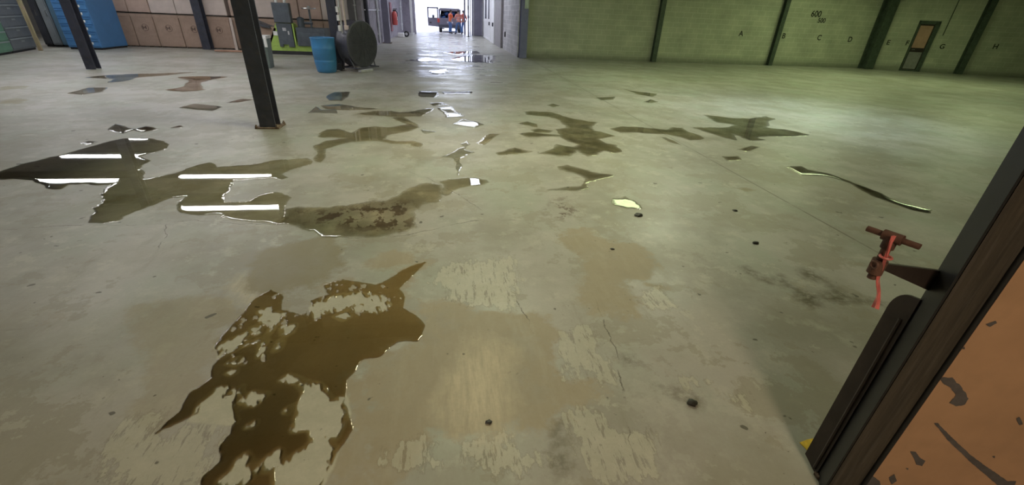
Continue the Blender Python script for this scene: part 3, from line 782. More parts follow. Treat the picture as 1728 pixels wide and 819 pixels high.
for k, (pts, amp) in enumerate([
    ([(1585, 637), (1606, 637), (1622, 652), (1634, 672), (1628, 683), (1612, 686), (1602, 680), (1612, 668), (1606, 655), (1590, 647)], .008),
    ([(1576, 714), (1582, 714), (1610, 742), (1640, 770), (1668, 790), (1700, 812), (1714, 812), (1708, 830), (1690, 825), (1640, 782), (1600, 744)], .004),
    ([(1536, 762), (1545, 762), (1552, 772), (1561, 778), (1556, 787), (1546, 784)], .005),
    ([(1714, 706), (1720, 703), (1726, 716), (1720, 718)], .004), ([(1500, 806), (1509, 800), (1513, 812), (1504, 818)], .004),
    ([(1452, 819), (1470, 800), (1484, 812), (1490, 830), (1455, 835)], .006), ([(1662, 547), (1680, 541), (1682, 545), (1670, 552)], .003), ([(1527, 790), (1533, 790), (1532, 794)], .002), ([(1673, 770), (1679, 769), (1678, 774)], .002),
    ([(1620, 588), (1627, 585), (1628, 590)], .002)]):
    wall_patch(pts, amp, 5 + k, M['chip'], 'bare_patch')

jamb = thing('door_jamb', 'dark steel and timber door jamb at the right foreground', 'door jamb', (1.52, .93, 0))
def J(mb): bmesh.ops.translate(mb.bm, vec=(-1.52, -.93, 0), verts=mb.bm.verts[:]); return mb
J(MB().prism([(1.410, .826), (1.558, .826), (1.558, .918), (1.462, .9)], lambda x, y: (x, y, 0), lambda x, y: (x, y, 3.4))).build('timber_post', M['wood_dark'], jamb)
J(MB().prism([(1.401, .829), (1.446, .905), (1.53, .931), (1.53, .924), (1.452, .90), (1.408, .827)], lambda x, y: (x, y, 0), lambda x, y: (x, y, 3.4))).build('steel_angle', M['jamb_steel'], jamb)
J(MB().tube([(1.567, WY - .008, 0), (1.567, WY - .008, 3.4)], .0085, 10)).build('edge_bead', M['jamb_steel'], jamb, smooth=True)
# the guard: a plate along the opening with a rounded top corner
gp = [(.898, 0.0), (.972, .03), (.972, .79)] + [(.972 - .05 + .05 * math.cos(a), .79 + .075 * math.sin(a)) for a in np.linspace(0, math.pi / 2, 8)] + [(.898, .87)]
J(MB().prism(gp, lambda y, z: (1.436, y, z), lambda y, z: (1.446, y, z)).tube([(1.436, .915, .02), (1.434, .915, .5), (1.437, .918, .78)], .007, 8)).build('track_guard', M['iron'], jamb)
J(MB().b2(1.425, 1.47, .875, .905, 0, .018, .005)).build('foot_stub', M['rust'], jamb)

# bracket arm and pin
lat = thing('latch_bracket', 'dark tapered bracket arm sticking out of the door jamb', 'bracket', (1.446, .9, .94))
MB().prism([(0, -.036), (0, .036), (-.195, .068), (-.215, .062), (-.215, .05), (-.195, .044)], lambda x, z: (x, -.005, z), lambda x, z: (x, .005, z)).build('arm_plate', M['iron'], lat)
MB().lathe([(.0125, -.02), (.019, -.02), (.019, .024), (.0125, .024)], (-.228, 0, .058), 20).build('collar', M['rust_red'], lat, smooth=True)
MB().ring((-.246, -.004, .068), .010, .004, 'x', 16, 6).build('retaining_ring', M['rust_red'], lat, smooth=True)
pin = thing('locking_pin', 'rusty red pin with a T handle hanging in the bracket arm', 'locking pin', (1.218, .9, .96))
MB().tube([(0, 0, 0), (0, 0, .125)], .0115, 14).build('shaft', M['rust_red'], pin, smooth=True)
pl = fl(1482, 391, 1.095) - np.array([1.218, .9, .96]); pr = fl(1533, 409, 1.095) - np.array([1.218, .9, .96])
dirv = Vector(pr - pl).normalized(); mid = Vector((0, 0, .135))
MB().tube([mid - dirv * .062, mid + dirv * .064], .0085, 12).build('cross_handle', M['rust_red'], pin, smooth=True)
hb = MB(); hb.tube([mid - dirv * .022, mid + dirv * .024], .0155, 12).tube([(0, 0, .10), (0, 0, .138)], .0165, 12); hb.build('tee_socket', M['rust_red'], pin, smooth=True)
rb = thing('flagging_ribbon', 'red pink ribbon tied to the T handled pin', 'ribbon', tuple(aty(1507, 400, .88)))
o0 = aty(1507, 400, .88)
def ribbon(pts, w, twist):
    mb = MB(); prev = None
    P = [aty(x, y, .884 - .004 * math.sin(i)) - o0 for i, (x, y) in enumerate(pts)]
    fine = []
    for i in range(len(P) - 1):
        for t in np.linspace(0, 1, 5, endpoint=False): fine.append((P[i] * (1 - t) + P[i + 1] * t, w[i] * (1 - t) + w[i + 1] * t))
    fine.append((P[-1], w[-1]))
    for i, (p, ww) in enumerate(fine):
        a = twist * i / len(fine); u = Vector((math.cos(a), math.sin(a) * .7, .12)) * ww; n = Vector((-math.sin(a), math.cos(a), 0)) * .0006
        r = [mb.bm.verts.new(Vector(p) + q) for q in (-u - n, u - n, u + n, -u + n)]
        if prev:
            for k in range(4): mb.bm.faces.new((prev[k], prev[(k + 1) % 4], r[(k + 1) % 4], r[k]))
        else: mb.bm.faces.new(r)
        prev = r
    mb.bm.faces.new(prev[::-1]); return mb
ribbon([(1509, 399), (1502, 415), (1497, 428), (1492, 445), (1490, 452), (1483, 462), (1480, 475), (1481, 490), (1479, 505), (1473, 519)], [.006, .006, .004, .005, .003, .006, .004, .008, .007, .006], 5).build('long_tail', M['ribbon'], rb, smooth=True)
ribbon([(1507, 398), (1500, 420), (1493, 440), (1488, 458), (1484, 470), (1484, 490), (1483, 508), (1480, 522)], [.005, .004, .005, .003, .004, .006, .005, .006], -4).build('short_tail', M['ribbon'], rb, smooth=True)
MB().ring((aty(1495, 434, .886) - o0), .0135, .0035, 'z', 16, 6).build('knot', M['ribbon'], rb, smooth=True)

# yellow scrap on the floor
yp = fp('f', [(1349, 748), (1362, 743), (1372, 741), (1380, 745), (1392, 752), (1384, 768), (1366, 767), (1361, 760)])
yc = np.mean(yp, 0)
mbx = MB().prism([(a - yc[0], b - yc[1]) for a, b in yp], lambda x, y: (x, y, .001), lambda x, y: (x, y, .004 + .012 * abs(x)))
tag(mbx.build('tape_scrap', M['yellow'], loc=(yc[0], yc[1], 0)), 'scrap of yellow tape on the floor at the foot of the door jamb', 'tape scrap')

# ------------------------------------------------------------------ puddles
def make_puddle(name, label, outline, m, amp, islands=(), near=False, seed=0):
    P = np.array(outline); c = P.mean(0); dist = max(1.0, np.hypot(*P.T).mean() * .9)
    step = .006 if near else max(.008, .0032 * dist) * (1.0 if dist < 12 else 1.6)
    xs = np.arange(P[:, 0].min() - 6 * step, P[:, 0].max() + 6 * step, step); ys = np.arange(P[:, 1].min() - 6 * step, P[:, 1].max() + 6 * step, step * (1 if dist < 8 else 2))
    X, Y = np.meshgrid(xs, ys)
    fr = 9.0 if near else 28.0 / dist
    n = fbm(X * fr, Y * fr, seed, 5) + (0 if near else .55 * fbm(X * fr * 3.1, Y * fr * 3.1, seed + 3, 4) + .12)
    f = sdf(outline, X, Y) + n * amp
    if near: f = f + fbm(X * 45, Y * 30, seed + 5, 3) * .018
    for k, isl in enumerate(islands):
        g = sdf(isl, X, Y) * (.45 if k == 11 else .8) + fbm(X * 40, Y * 26, seed + 50 + k, 5) * (.07 if k == 11 else .038) + fbm(X * 80 + Y * 25, Y * 18 - X * 8, seed + 90, 4) * (.07 if k == 11 else .035)
        f = np.minimum(f, -g)
    if near:   # ragged skin of coating left standing along the upper left shore
        for bp_, lim, sd in ((fp('d', [(320, 350), (440, 205), (540, 180), (640, 240), (560, 290), (500, 400), (400, 430)]), .045, 33), (fp('d', [(670, 150), (860, 155), (935, 140), (950, 220), (880, 215), (690, 195)]), .05, 41), (fp('d', [(560, 590), (600, 470), (690, 500), (750, 580), (690, 700), (560, 760)]), .07, 57)):
            band = sdf(bp_, X, Y); rag = fbm(X * 26 + Y * 9, Y * 15 - X * 6, sd, 4)
            f = np.minimum(f, lim - rag * .34 + np.clip(.02 - band, 0, 1) * 2)
    rimw = .010 if near else max(.02, .006 * dist)
    def zf(v):
        t = min(max(v / rimw, 0), 1); return .0012 + .0020 * t * (2 - t) * max(1, dist / 5)
    dep = []
    def zf2(v): dep.append(max(0.0, min(.5, float(v)))); return zf(v)
    V, Fc = contour(f, xs - c[0], ys - c[1], zf2)
    me = bpy.data.meshes.new(name); me.from_pydata(V, [], Fc)
    me.attributes.new('depth', 'FLOAT', 'POINT').data.foreach_set('value', np.array(dep, np.float32)); me.materials.append(m)
    for p in me.polygons: p.use_smooth = True
    o = bpy.data.objects.new(name, me); COL.objects.link(o); o.location = (c[0], c[1], 0)
    return tag(o, label, 'puddle', 'puddles on the concrete floor')


make_puddle('muddy_puddle', 'large muddy brown puddle in the foreground with flakes of old coating in it', F1, M['w_brown'], .022, ISL, True, 3)
for k, (nm, lab, crop, pts, mm, amp) in enumerate(PUDDLES):
    make_puddle(nm.replace(' ', '_'), lab, fp(crop, pts), M[mm], amp * 1.6, seed=11 + k)

# floor debris
for k, (px, py, s, lab) in enumerate([(1078, 364, .030, 'black chip on the floor just below the sparkling puddle'), (1275, 411, .022, 'small black chip on the floor left of the T handled pin'), (1168, 681, .021, 'shiny black lump on the floor, right foreground'), (824, 714, .012, 'small dark chip on the painted pale highlight, middle foreground'), (1033, 421, .012, 'tiny dark chip on the tan bare patch'), (1240, 356, .018, 'dark chip beside the sawn floor joint')]):
    c = fl(px, py); mb = MB(); r = bmesh.ops.create_icosphere(mb.bm, subdivisions=2, radius=1)
    for v in r['verts']:
        q = 1 + .35 * math.sin(v.co.x * 5 + k) * math.cos(v.co.y * 4 + k * 2); v.co = Vector((v.co.x * q * s * 1.3, v.co.y * q * s, max(v.co.z, -.6) * s * .45 + s * .27))
    tag(mb.build('debris_chip', M['debris'], loc=(c[0], c[1], .001), smooth=True), lab, 'debris', 'dark chips on the floor')

# ------------------------------------------------------------------ columns
def column(name, label, px, py, w, m, top=CEIL - .3, base=True, group=None, yy=None, rz=0):
    g = fl(px, py); x, y = g[0], g[1]
    if yy is not None: x, y = yy
    t = thing(name, label, 'column', (x, y, 0), rz, group); h = w / 2; ft = .022
    MB().b2(-h, h, -h, -h + ft, .012, top).b2(-h, h, h - ft, h, .012, top).b2(-.012, .012, -h + ft, h - ft, .012, top).build('shaft', m, t)
    if base:
        MB().box((0, 0, .0095), (w * 1.55, w * 1.4, .018), None, .004).build('base_plate', M['rust'], t)
        for sx in (-1, 1):
            for sy in (-1, 1):
                MB().tube([(sx * w * .66, sy * w * .66, .02), (sx * w * .66, sy * w * .66, .06)], .012, 8).tube([(sx * w * .66, sy * w * .66, .024), (sx * w * .66, sy * w * .66, .038)], .021, 6).build('anchor_bolt', M['rust'], t)
    return t


GC = 'dark steel columns of the hall'
column('support_column', 'dark steel column standing nearest the camera among the puddles', 457, 214, .215, M['steel_dark'], group=GC)
column('support_column', 'dark leaning looking steel column in front of the blue drawer cabinet', 159, 117, .21, M['steel_dark'], base=False, group=GC)
column('support_column', 'dark steel column standing against the stacked cardboard boxes', 0, 0, .28, M['steel_dark'], base=False, group=GC, yy=(aty(352, 82, 19.05)[0], 19.05))
column('support_column', 'dark steel column standing behind the blue drum', 574, 118, .22, M['steel_dark'], base=False, group=GC)
column('support_column', 'dark steel column at the corridor wall behind the drum fan', 622, 84, .28, M['steel_dark'], base=False, group=GC)
column('support_column', 'dark steel column by the left corridor wall with a conduit on it', 654, 73, .30, M['panel_dk'], group=GC)
cc = column('corner_column', 'blue grey steel column at the corner of the block wall', 881, 99, .30, M['steel_blue'], base=False, yy=(3.22, 19.5))
MB().b2(-.02, .14, -.172, -.166, 1.85, 2.6).build('notice_sheet', mat('pale_green_paper', (.52, .60, .50), .8), cc)
GP = 'steel pilasters on the block wall'
for px, wd, lab in ((1101, .20, 'slim dark green pilaster on the block wall, left of the painted letter A'), (1298, .19, 'dark pilaster on the block wall beside the painted letter B')):
    g = aty(px, 106, 19.58); column('wall_pilaster', lab, 0, 0, wd, M['steel_green'], base=False, group=GP, yy=(g[0], 19.56))


def on_wall2(s, off=0.0):
    return (20.1 + math.cos(ang) * s + math.sin(ang) * off, 19.7 + math.sin(ang) * s - math.cos(ang) * off)


def wall2_hit(px, py):
    d = ray(px, py); n = np.array([-math.sin(ang), math.cos(ang)]); p0 = np.array([20.1, 19.7])
    t = (p0 @ n) / (d[:2] @ n); p = np.array([0, 0, CAMH]) + d * t
    return (p[0] - 20.1) * math.cos(ang) + (p[1] - 19.7) * math.sin(ang), p[2]


column('wall_pilaster', 'widest dark pilaster on the block wall, left of the door', 0, 0, .42, M['steel_green'], base=False, group=GP, yy=(19.86, 19.44))
s4, _ = wall2_hit(1612, 125)
column('wall_pilaster', 'dark green pilaster on the block wall, right of the door', 0, 0, .24, M['steel_green'], base=False, group=GP, yy=on_wall2(s4, .14), rz=ang)

# lettering painted on the wall
def lettering(txt, size, loc, rz, parent, bold=.022):
    c = bpy.data.curves.new('painted_' + 'letters', 'FONT'); c.body = txt; c.size = size; c.extrude = .001; c.offset = bold * size; c.align_x = 'CENTER'; c.align_y = 'CENTER'
    o = bpy.data.objects.new('tmp', c); COL.objects.link(o)
    dg = bpy.context.evaluated_depsgraph_get(); me = bpy.data.meshes.new_from_object(o.evaluated_get(dg))
    bpy.data.objects.remove(o); me.materials.clear(); me.materials.append(M['ink'])
    q = bpy.data.objects.new('painted_letter', me); COL.objects.link(q); q.parent = parent
    q.location = loc; q.rotation_euler = (R_(90), 0, rz); return q


for txt, px, py, sz in (('A', 1251, 57, .30), ('B', 1323, 61, .30), ('C', 1383, 64, .30), ('D', 1435, 67, .30), ('600', 1378, 24, .34), ('500', 1387, 35, .26)):
    p = aty(px, py, 19.68); lettering(txt, sz, (p[0] - 3.05, -.004, p[2]), 0, wall_r)
for txt, px, py in (('E', 1499, 72), ('F', 1531, 73), ('G', 1590, 79), ('H', 1680, 79)):
    s, z = wall2_hit(px, py); lettering(txt, .28, (s, -.004, z), 0, wall_r2)

# door in the bent part of the wall
sA, _ = wall2_hit(1516, 119); sB, _ = wall2_hit(1549, 121); DW = sB - sA; DH = 2.12
dr = thing('door_1', None, None, (*on_wall2(sA), 0), ang); tag(dr, kind='structure')
MB().b2(0, .05, -.10, .0, 0, DH).b2(DW - .18, DW, -.10, .0, 0, DH).b2(0, DW, -.10, .0, DH - .14, DH).b2(0, DW, -.10, 0, 0, .06).build('frame', M['steel_green'], dr)
MB().b2(.05, DW - .18, -.05, -.01, .06, DH - .14).build('leaf', M['iron'], dr)
MB().b2(.09, DW - .21, -.062, -.05, 1.0, DH - .2).build('upper_panel', M['rosy'], dr)
MB().b2(.09, DW - .21, -.062, -.05, .10, .82).build('lower_panel', mat('grey_kick_panel', (.22, .215, .205), .6), dr)
MB().tube([(.12, -.09, .92), (.24, -.09, .92)], .014, 8).tube([(.13, -.09, .92), (.13, -.05, .92)], .012, 8).build('handle', M['chrome'], dr, smooth=True)
s1, z1 = wall2_hit(1593, 58); s2, z2 = wall2_hit(1613, 8)
cd = MB().tube([(0, 0, z1 - .05), (0, 0, CEIL - .02)], .018, 8).build('wall_conduit', M['steel_green'], loc=(*on_wall2((s1 + s2) / 2, .02), 0), smooth=True)
tag(cd, 'thin dark conduit dropping down the block wall right of the door', 'conduit')

# ------------------------------------------------------------------ stacked boxes
def box_edges(px, z, Y):  # x of an edge given its foot pixel
    return aty(px, 80, Y)[0]


BX = [aty(p, 81, 19.3)[0] for p in (211, 236.5, 272.5, 314.5, 355.5, 397)]
BX += [BX[-1] + .10 + .80, BX[-1] + .10 + 1.62, BX[-1] + .1 + 2.44, BX[-1] + .1 + 3.26, BX[-1] + .1 + 4.08]
up_m = ['card_pink', 'card_pink', 'card_pale', 'card_pale', 'card_pale', 'card_pink', 'card_pale', 'card_pink', 'card_pink', 'card_pale']
words_ = ['first', 'second', 'third', 'fourth', 'fifth', 'sixth', 'seventh', 'eighth', 'ninth', 'tenth']
GB = 'cardboard boxes stacked along the left hall'
for k in range(10):
    x0, x1 = BX[k] + .012, BX[k + 1] - .012
    if k == 5: x0 += .10
    w = x1 - x0; cx = (x0 + x1) / 2
    for lv in range(2):
        z0 = lv * 1.12; H = 1.10
        mname = 'card' if lv == 0 else up_m[k]
        desc = {'card': 'brown', 'card_pink': 'pinkish tan', 'card_pale': 'pale grey'}[mname]
        t = thing('cardboard_box', f'{desc} cardboard box in the {"bottom" if lv == 0 else "second"} layer, {words_[k]} box from the blue cabinet', 'box', (cx, 19.32, z0), 0, GB)
        MB().box((0, .45, .035 + (H - .035) / 2), (w, .9, H - .035), None, .018, 2).build('body', M[mname], t)
        mp = MB()
        for q in (-.40, 0, .42): mp.b2(-w / 2 + .02, w / 2 - .02, .45 + q - .05, .45 + q + .05, 0, .015)
        for q in (-.42, 0, .42): mp.b2(q * w - .04, q * w + .04, .02, .9, .015, .035)
        mp.build('skid', M['wood_dark'], t)
        MB().b2(-w / 2 - .008, w / 2 + .008, -.008, .908, H - .10, H + .006, .004).build('lid', M[mname], t)
        if lv == 0 and k in (1, 2, 3, 4):
            mk = MB(); mk.ring((0.02, -.002, .66), .11, .006, 'y', 28, 4)
            mk.b2(-.07, -.03, -.006, 0, .60, .72).b2(.03, .07, -.006, 0, .60, .72).b2(-.03, .03, -.006, 0, .64, .68)
            mk.build('printed_mark', M['mark'], t)
# timbers at the ends of the row
def leaning(name, label, cat, pxs, w, m, Y, dz=2.3, ty=.1):
    g = aty(pxs[0], pxs[1], Y); t = MB().box((0, 0, 0), (w, .05, dz), None, .004)
    o = t.build(name, m); ax = math.atan2(ty, dz); o.rotation_euler = (-ax, 0, 0); o.location = (g[0], Y + ty / 2, dz / 2 * math.cos(ax) + .025 * math.sin(ax) + .002)
    return tag(o, label, cat)


leaning('timber_post', 'yellowish timber post standing upright right of the grey drawer cabinet', 'timber', (69, 85), .11, mat('yellowed_timber', (.42, .36, .21), .8, 0, .3, 4, stretch=(3, 3, .6), dirt=(.42, .27, .25), dirt_amt=.7), 16.85, 2.3, .0)
leaning('corner_strip', 'pale corner strip at the left end of the box stack', 'strip', (208, 82), .05, M['card_pale'], 19.1, 2.3, .03)
leaning('wooden_plank', 'pale wooden plank at the right end of the marked boxes, behind the nearest column', 'plank', (400, 84), .09, M['card_pale'], 19.1, 1.1, .06)
g0, g1 = fl(370, 87), fl(410, 88)
tag(MB().box((0, 0, .035), (1.0, .12, .05), None, .005).build('wooden_board', M['rosy'], loc=((g0[0] + g1[0]) / 2, 18.3, 0)), 'reddish brown board lying on the floor in front of the boxes', 'board')

# ------------------------------------------------------------------ cabinets on the far left
def cabinet(name, label, loc, rz, w, d, h, m, rows, mfront=None, labels=False, handle=True, doors=0):
    """front faces local -y"""
    t = thing(name, label, 'cabinet', loc, rz)
    MB().b2(-w / 2, w / 2, 0, d, .06, h, .008).build('body', m, t)
    MB().b2(-w / 2 + .02, w / 2 - .02, .03, d - .02, 0, .06).build('plinth', M['black'], t)
    mf = mfront or m
    if rows:
        z = .10; hh = (h - .16) / rows
        for k in range(rows):
            dro = MB().b2(-w / 2 + .02, w / 2 - .02, -.018, 0, z + .008, z + hh - .008, .004).build('drawer', mf, t)
            MB().b2(-w / 2 + .04, w / 2 - .04, -.034, -.018, z + hh - .05, z + hh - .022).build('pull_rail', M['grey_lt'] if not labels else mf, dro)
            if labels: MB().b2(w / 2 - .44, w / 2 - .20, -.022, -.018, z + hh * .30, z + hh * .62).build('label_card', M['label'], dro)
            else: MB().b2(-.10, .10, -.021, -.018, z + hh * .55, z + hh * .70).build('label_holder', M['grey_lt'], dro)
            z += hh
    for k in range(doors):
        a = -w / 2 + .02 + k * (w - .04) / doors
        dd = MB().b2(a + .004, a + (w - .04) / doors - .004, -.02, 0, .10, h - .06, .004).build('door', mf, t)
        MB().b2(a + (w - .04) / doors - .07, a + (w - .04) / doors - .045, -.05, -.02, .95, 1.12).build('handle', M['chrome'], dd)
    return t


# green and grey banks face the hall (+x); their fronts run back along the left side
c0, c1 = fl(2, 94), fl(64, 83)
rz = math.atan2(c1[1] - c0[1], c1[0] - c0[0])
gm = fl(26, 90)
def along(t): return (c0[0] + (c1[0] - c0[0]) * t, c0[1] + (c1[1] - c0[1]) * t)
Ltot = math.hypot(c1[0] - c0[0], c1[1] - c0[1])
tm = math.hypot(gm[0] - c0[0], gm[1] - c0[1]) / Ltot
L1 = tm * Ltot + 1.2
p = along((tm * Ltot - L1 / 2) / Ltot); cabinet('drawer_cabinet', 'sage green drawer cabinet at the far left edge', (p[0], p[1], 0), rz, L1 - .01, .8, 1.95, M['green'], 7)
L2 = (1 - tm) * Ltot
p = along((tm * Ltot + L2 / 2) / Ltot); cabinet('drawer_cabinet', 'grey drawer cabinet right of the sage green one', (p[0], p[1], 0), rz, L2 - .01, .8, 1.95, M['grey'], 6)
def lock(label, p0, p1, m, h=2.0, Y=18.3, doors=1):
    a, b = aty(p0, 79, Y)[0], aty(p1, 79, Y)[0]
    return cabinet('steel_locker', label, ((a + b) / 2, Y, 0), 0, b - a - .015, .6, h, m, 0, doors=doors)
lock('narrow dark charcoal locker right of the yellowish timber post', 78, 91, M['dkgrey'], 2.05)
lock('grey steel locker between the charcoal locker and the pale blue one', 92, 107, M['grey_lt'], 2.0)
lock('pale blue steel locker just left of the second column', 108, 124, M['blue_lt'], 2.0)
bc = fl(174, 84.5); bw = 1.0
cabinet('label_cabinet', 'bright blue drawer cabinet with white label cards', (bc[0] - bw / 2, bc[1], 0), 0, bw, 1.35, 1.92, M['blue'], 8, labels=True)

# ------------------------------------------------------------------ bin, drum
g = fl(449, 114)
tb = thing('waste_bin', 'grey green waste bin with white liner half hidden by the nearest column', 'bin', (g[0], g[1], 0), .1)
MB().prism([(-.17, -.22), (.17, -.22), (.17, .22), (-.17, .22)], lambda x, y: (x, y, 0), lambda x, y: (x * 1.2, y * 1.2, .80)).build('body', M['bin'], tb)
MB().b2(-.22, .22, -.28, -.255, .76, .83).b2(-.22, .22, .255, .28, .76, .83).b2(-.22, -.195, -.26, .26, .76, .83).b2(.195, .22, -.26, .26, .76, .83).b2(.15, .225, -.286, -.25, .55, .80, .01).build('liner', M['white'], tb)
g = fl(551, 123.5)
dm = thing('plastic_drum', 'blue open topped plastic drum standing left of the drum fan', 'drum', (g[0] - .03, g[1] + .22, 0))
MB().lathe([(.0, .0), (.22, 0), (.245, .02), (.262, .1), (.285, .28), (.287, .30), (.281, .31), (.281, .33), (.289, .34), (.30, .60), (.302, .62), (.297, .63), (.305, .80), (.312, .86), (.285, .86), (.28, .80), (.25, .06), (.0, .06)], (0, 0, 0), 40).build('body', M['drum'], dm, smooth=True)
MB().ring((0, 0, .86), .30, .016, 'z', 40, 8).build('rim', M['drum'], dm, smooth=True)

# ------------------------------------------------------------------ drum fan
g = fl(601, 121)
fa = thing('drum_fan', 'big dark drum fan on a wheeled frame beside the blue drum', 'fan', (g[0] + .06, g[1] + .35, 0), R_(57))
RF, ZC = .58, .70
MB().lathe([(RF - .01, -.21), (RF, -.21), (RF + .03, -.19), (RF + .005, -.16), (RF + .005, .16), (RF + .03, .19), (RF, .21), (RF - .01, .21), (RF - .012, .16), (RF - .012, -.16), (RF - .01, -.21)], (0, 0, ZC), 48, 'y').build('housing', M['fan'], fa, smooth=True)
for sgn in (-1, 1):
    gr = MB()
    for k in range(1, 13): gr.ring((0, sgn * (.21 + .03 * (1 - (k / 13) ** 2)), ZC), RF * k / 13, .0045, 'y', 40, 5)
    for k in range(12):
        a = math.pi * 2 * k / 12; gr.tube([(0.06 * math.cos(a), sgn * .24, ZC + .06 * math.sin(a)), (RF * math.cos(a), sgn * .205, ZC + RF * math.sin(a))], .006, 5)
    gr.build('guard_grille', M['fan'], fa)
MB().lathe([(.0, -.16), (.09, -.16), (.12, -.10), (.12, .14), (.09, .17), (0, .17)], (0, 0, ZC), 24, 'y').build('motor', M['black'], fa, smooth=True)
for k in range(5):
    a = 2 * math.pi * k / 5; ca, sa = math.cos(a), math.sin(a); bl = MB(); rows = []
    for r, wv, tw in ((.10, .10, .9), (.25, .19, .7), (.42, .25, .5), (.56, .22, .38)):
        for_ = []
        for q in (-1, 1):
            for off in (-.004, .004):
                t_, y_ = q * wv * math.cos(tw), q * wv * math.sin(tw) * .6 - .1
                for_.append(bl.bm.verts.new((r * ca - t_ * sa, y_ + off, ZC + r * sa + t_ * ca)))
        rows.append([for_[0], for_[2], for_[3], for_[1]])
    for A, B in zip(rows, rows[1:]):
        for i in range(4): bl.bm.faces.new((A[i], A[(i + 1) % 4], B[(i + 1) % 4], B[i]))
    bl.bm.faces.new(rows[0]); bl.bm.faces.new(rows[-1][::-1]); bl.build('blade', M['fan'], fa)
fm = MB()
for sx in (-.42, .42):
    fm.tube([(sx, -.34, .10), (sx, .34, .10)], .02, 8).tube([(sx, -.2, .10), (sx * 1.12, -.1, .36)], .018, 8).tube([(sx, .2, .10), (sx * 1.12, .1, .36)], .018, 8)
fm.tube([(-.42, -.3, .10), (.42, -.3, .10)], .02, 8).tube([(-.42, .3, .10), (.42, .3, .10)], .02, 8).build('frame', M['fan'], fa, smooth=True)
MB().tube([(.45, .34, .1), (.68, .36, .5), (.70, .2, .55)], .014, 8).build('handle', M['fan'], fa, smooth=True)
MB().b2(-.40, .1, -.40, -.28, .0, .07, .01).build('foot_plate', M['conduit'], fa)
for sx in (-.46, .46):
    MB().lathe([(0, -.025), (.085, -.025), (.1, -.012), (.1, .012), (.085, .025), (0, .025)], (sx, .3, .1), 20, 'x').build('wheel', M['black'], fa, smooth=True)
MB().b2(.46, .52, -.05, .05, ZC + .36, ZC + .44, .01).build('switch_box', M['conduit'], fa)

# ------------------------------------------------------------------ lime green machine
MYY = 18.0
a0 = aty(460, 90, MYY)[0]; a1 = aty(540, 93, MYY)[0]
mc_ = thing('green_machine', 'lime green machine with black cabinets and a handwheel behind the waste bin', 'machine', (a0, MYY, 0))
WM = a1 - a0
MB().b2(0, WM + .4, 0, 1.1, 0, .12).build('skid_base', M['black'], mc_)
MB().prism([(0, .12), (WM + .4, .12), (WM + .4, .34), (.95, .34), (.72, .98), (.62, 1.05), (.34, 1.1), (0.02, .5)], lambda x, z: (x, .02, z), lambda x, z: (x, .95, z)).build('housing', M['lime'], mc_)
MB().b2(.33, .83, -.07, .02, .34, 1.02).b2(.33, .45, -.065, .015, .26, .34).b2(.64, .83, -.065, .015, .26, .34).build('lower_cabinet', M['machine'], mc_)
MB().b2(.30, .86, -.09, .15, 1.04, 1.66, .01).build('control_panel', M['machine'], mc_)
MB().b2(.52, .64, -.078, -.07, .78, .88).b2(.68, .73, -.078, -.07, .66, .78).build('gauge_plate', M['conduit'], mc_)
MB().b2(.86, .90, -.06, .0, .34, 1.02).build('edge_strip', M['lime'], mc_)
MB().b2(.16, .30, -.004, .02, .62, .76).build('rating_label', M['label'], mc_)
MB().b2(.95, WM + .3, -.06, .7, .30, .74, .01).build('motor_box', M['machine'], mc_)
MB().b2(.95, WM + .3, -.02, .7, .74, .90).lathe([(0, 0), (.12, 0), (.12, .3), (.05, .34), (0, .34)], (1.10, .2, .9), 16).tube([(1.22, .2, 1.05), (1.5, .2, 1.05)], .05, 10).build('pump_block', M['machine'], mc_)
sp = MB().tube([(1.45, .2, .88), (1.45, .2, 1.58)], .035, 12).build('spindle', M['machine'], mc_, smooth=True)
hw = MB().ring((1.45, .2, 1.52), .22, .022, 'z', 32, 8)
for k in range(3): hw.tube([(1.45, .2, 1.54), (1.45 + .22 * math.cos(k * 2.1), .2 + .22 * math.sin(k * 2.1), 1.52)], .015, 6)
hw.lathe([(0, 1.48), (.05, 1.48), (.05, 1.60), (0, 1.60)], (1.45, .2, 0), 12); hw.build('handwheel', M['chrome'], mc_, smooth=True)
MB().tube([(.42, .1, 1.64), (.40, .1, 1.85), (.5, .1, 2.0), (.55, .1, 2.3)], .05, 10).tube([(.7, .1, 1.64), (.72, .05, 1.8), (.66, .1, 2.05), (.7, .1, 2.3)], .045, 10).build('hose', M['white'], mc_, smooth=True)
MB().prism([(-.62, 1.16), (-.1, .95), (.1, .90), (.12, .84), (-.1, .87), (-.62, 1.06)], lambda x, z: (x, -.1, z), lambda x, z: (x, .5, z)).build('feed_chute', M['dkgrey'], mc_)
MB().b2(-.55, -.28, 0, .5, 0, 1.0).build('side_cabinet', M['dkgrey'], mc_)
MB().prism([(-.26, .28), (-.02, .30), (.28, .85), (-.24, .98)], lambda x, z: (x, .02, z), lambda x, z: (x, .4, z)).build('tan_hopper', M['card'], mc_)

# ------------------------------------------------------------------ corridor fittings
def conduit(label, px, py, z0, z1, r, X=None, Y=None, kx=0):
    g = fl(px, py) if Y is None else aty(px, py, Y)
    x = g[0] if X is None else X; y = g[1]
    t = thing('wall_conduit', label, 'conduit', (x, y, 0), 0, 'pale conduits on the corridor walls')
    MB().tube([(0, 0, z0), (0, 0, z1)], r, 8).build('pipe', M['conduit'], t, smooth=True)
    for z in np.arange(z0 + .4, z1, 1.1): MB().b2(-r - .02, r + .02, -r - .006, r + .006, z - .02, z + .02).build('strap', M['white'], t)
    return t


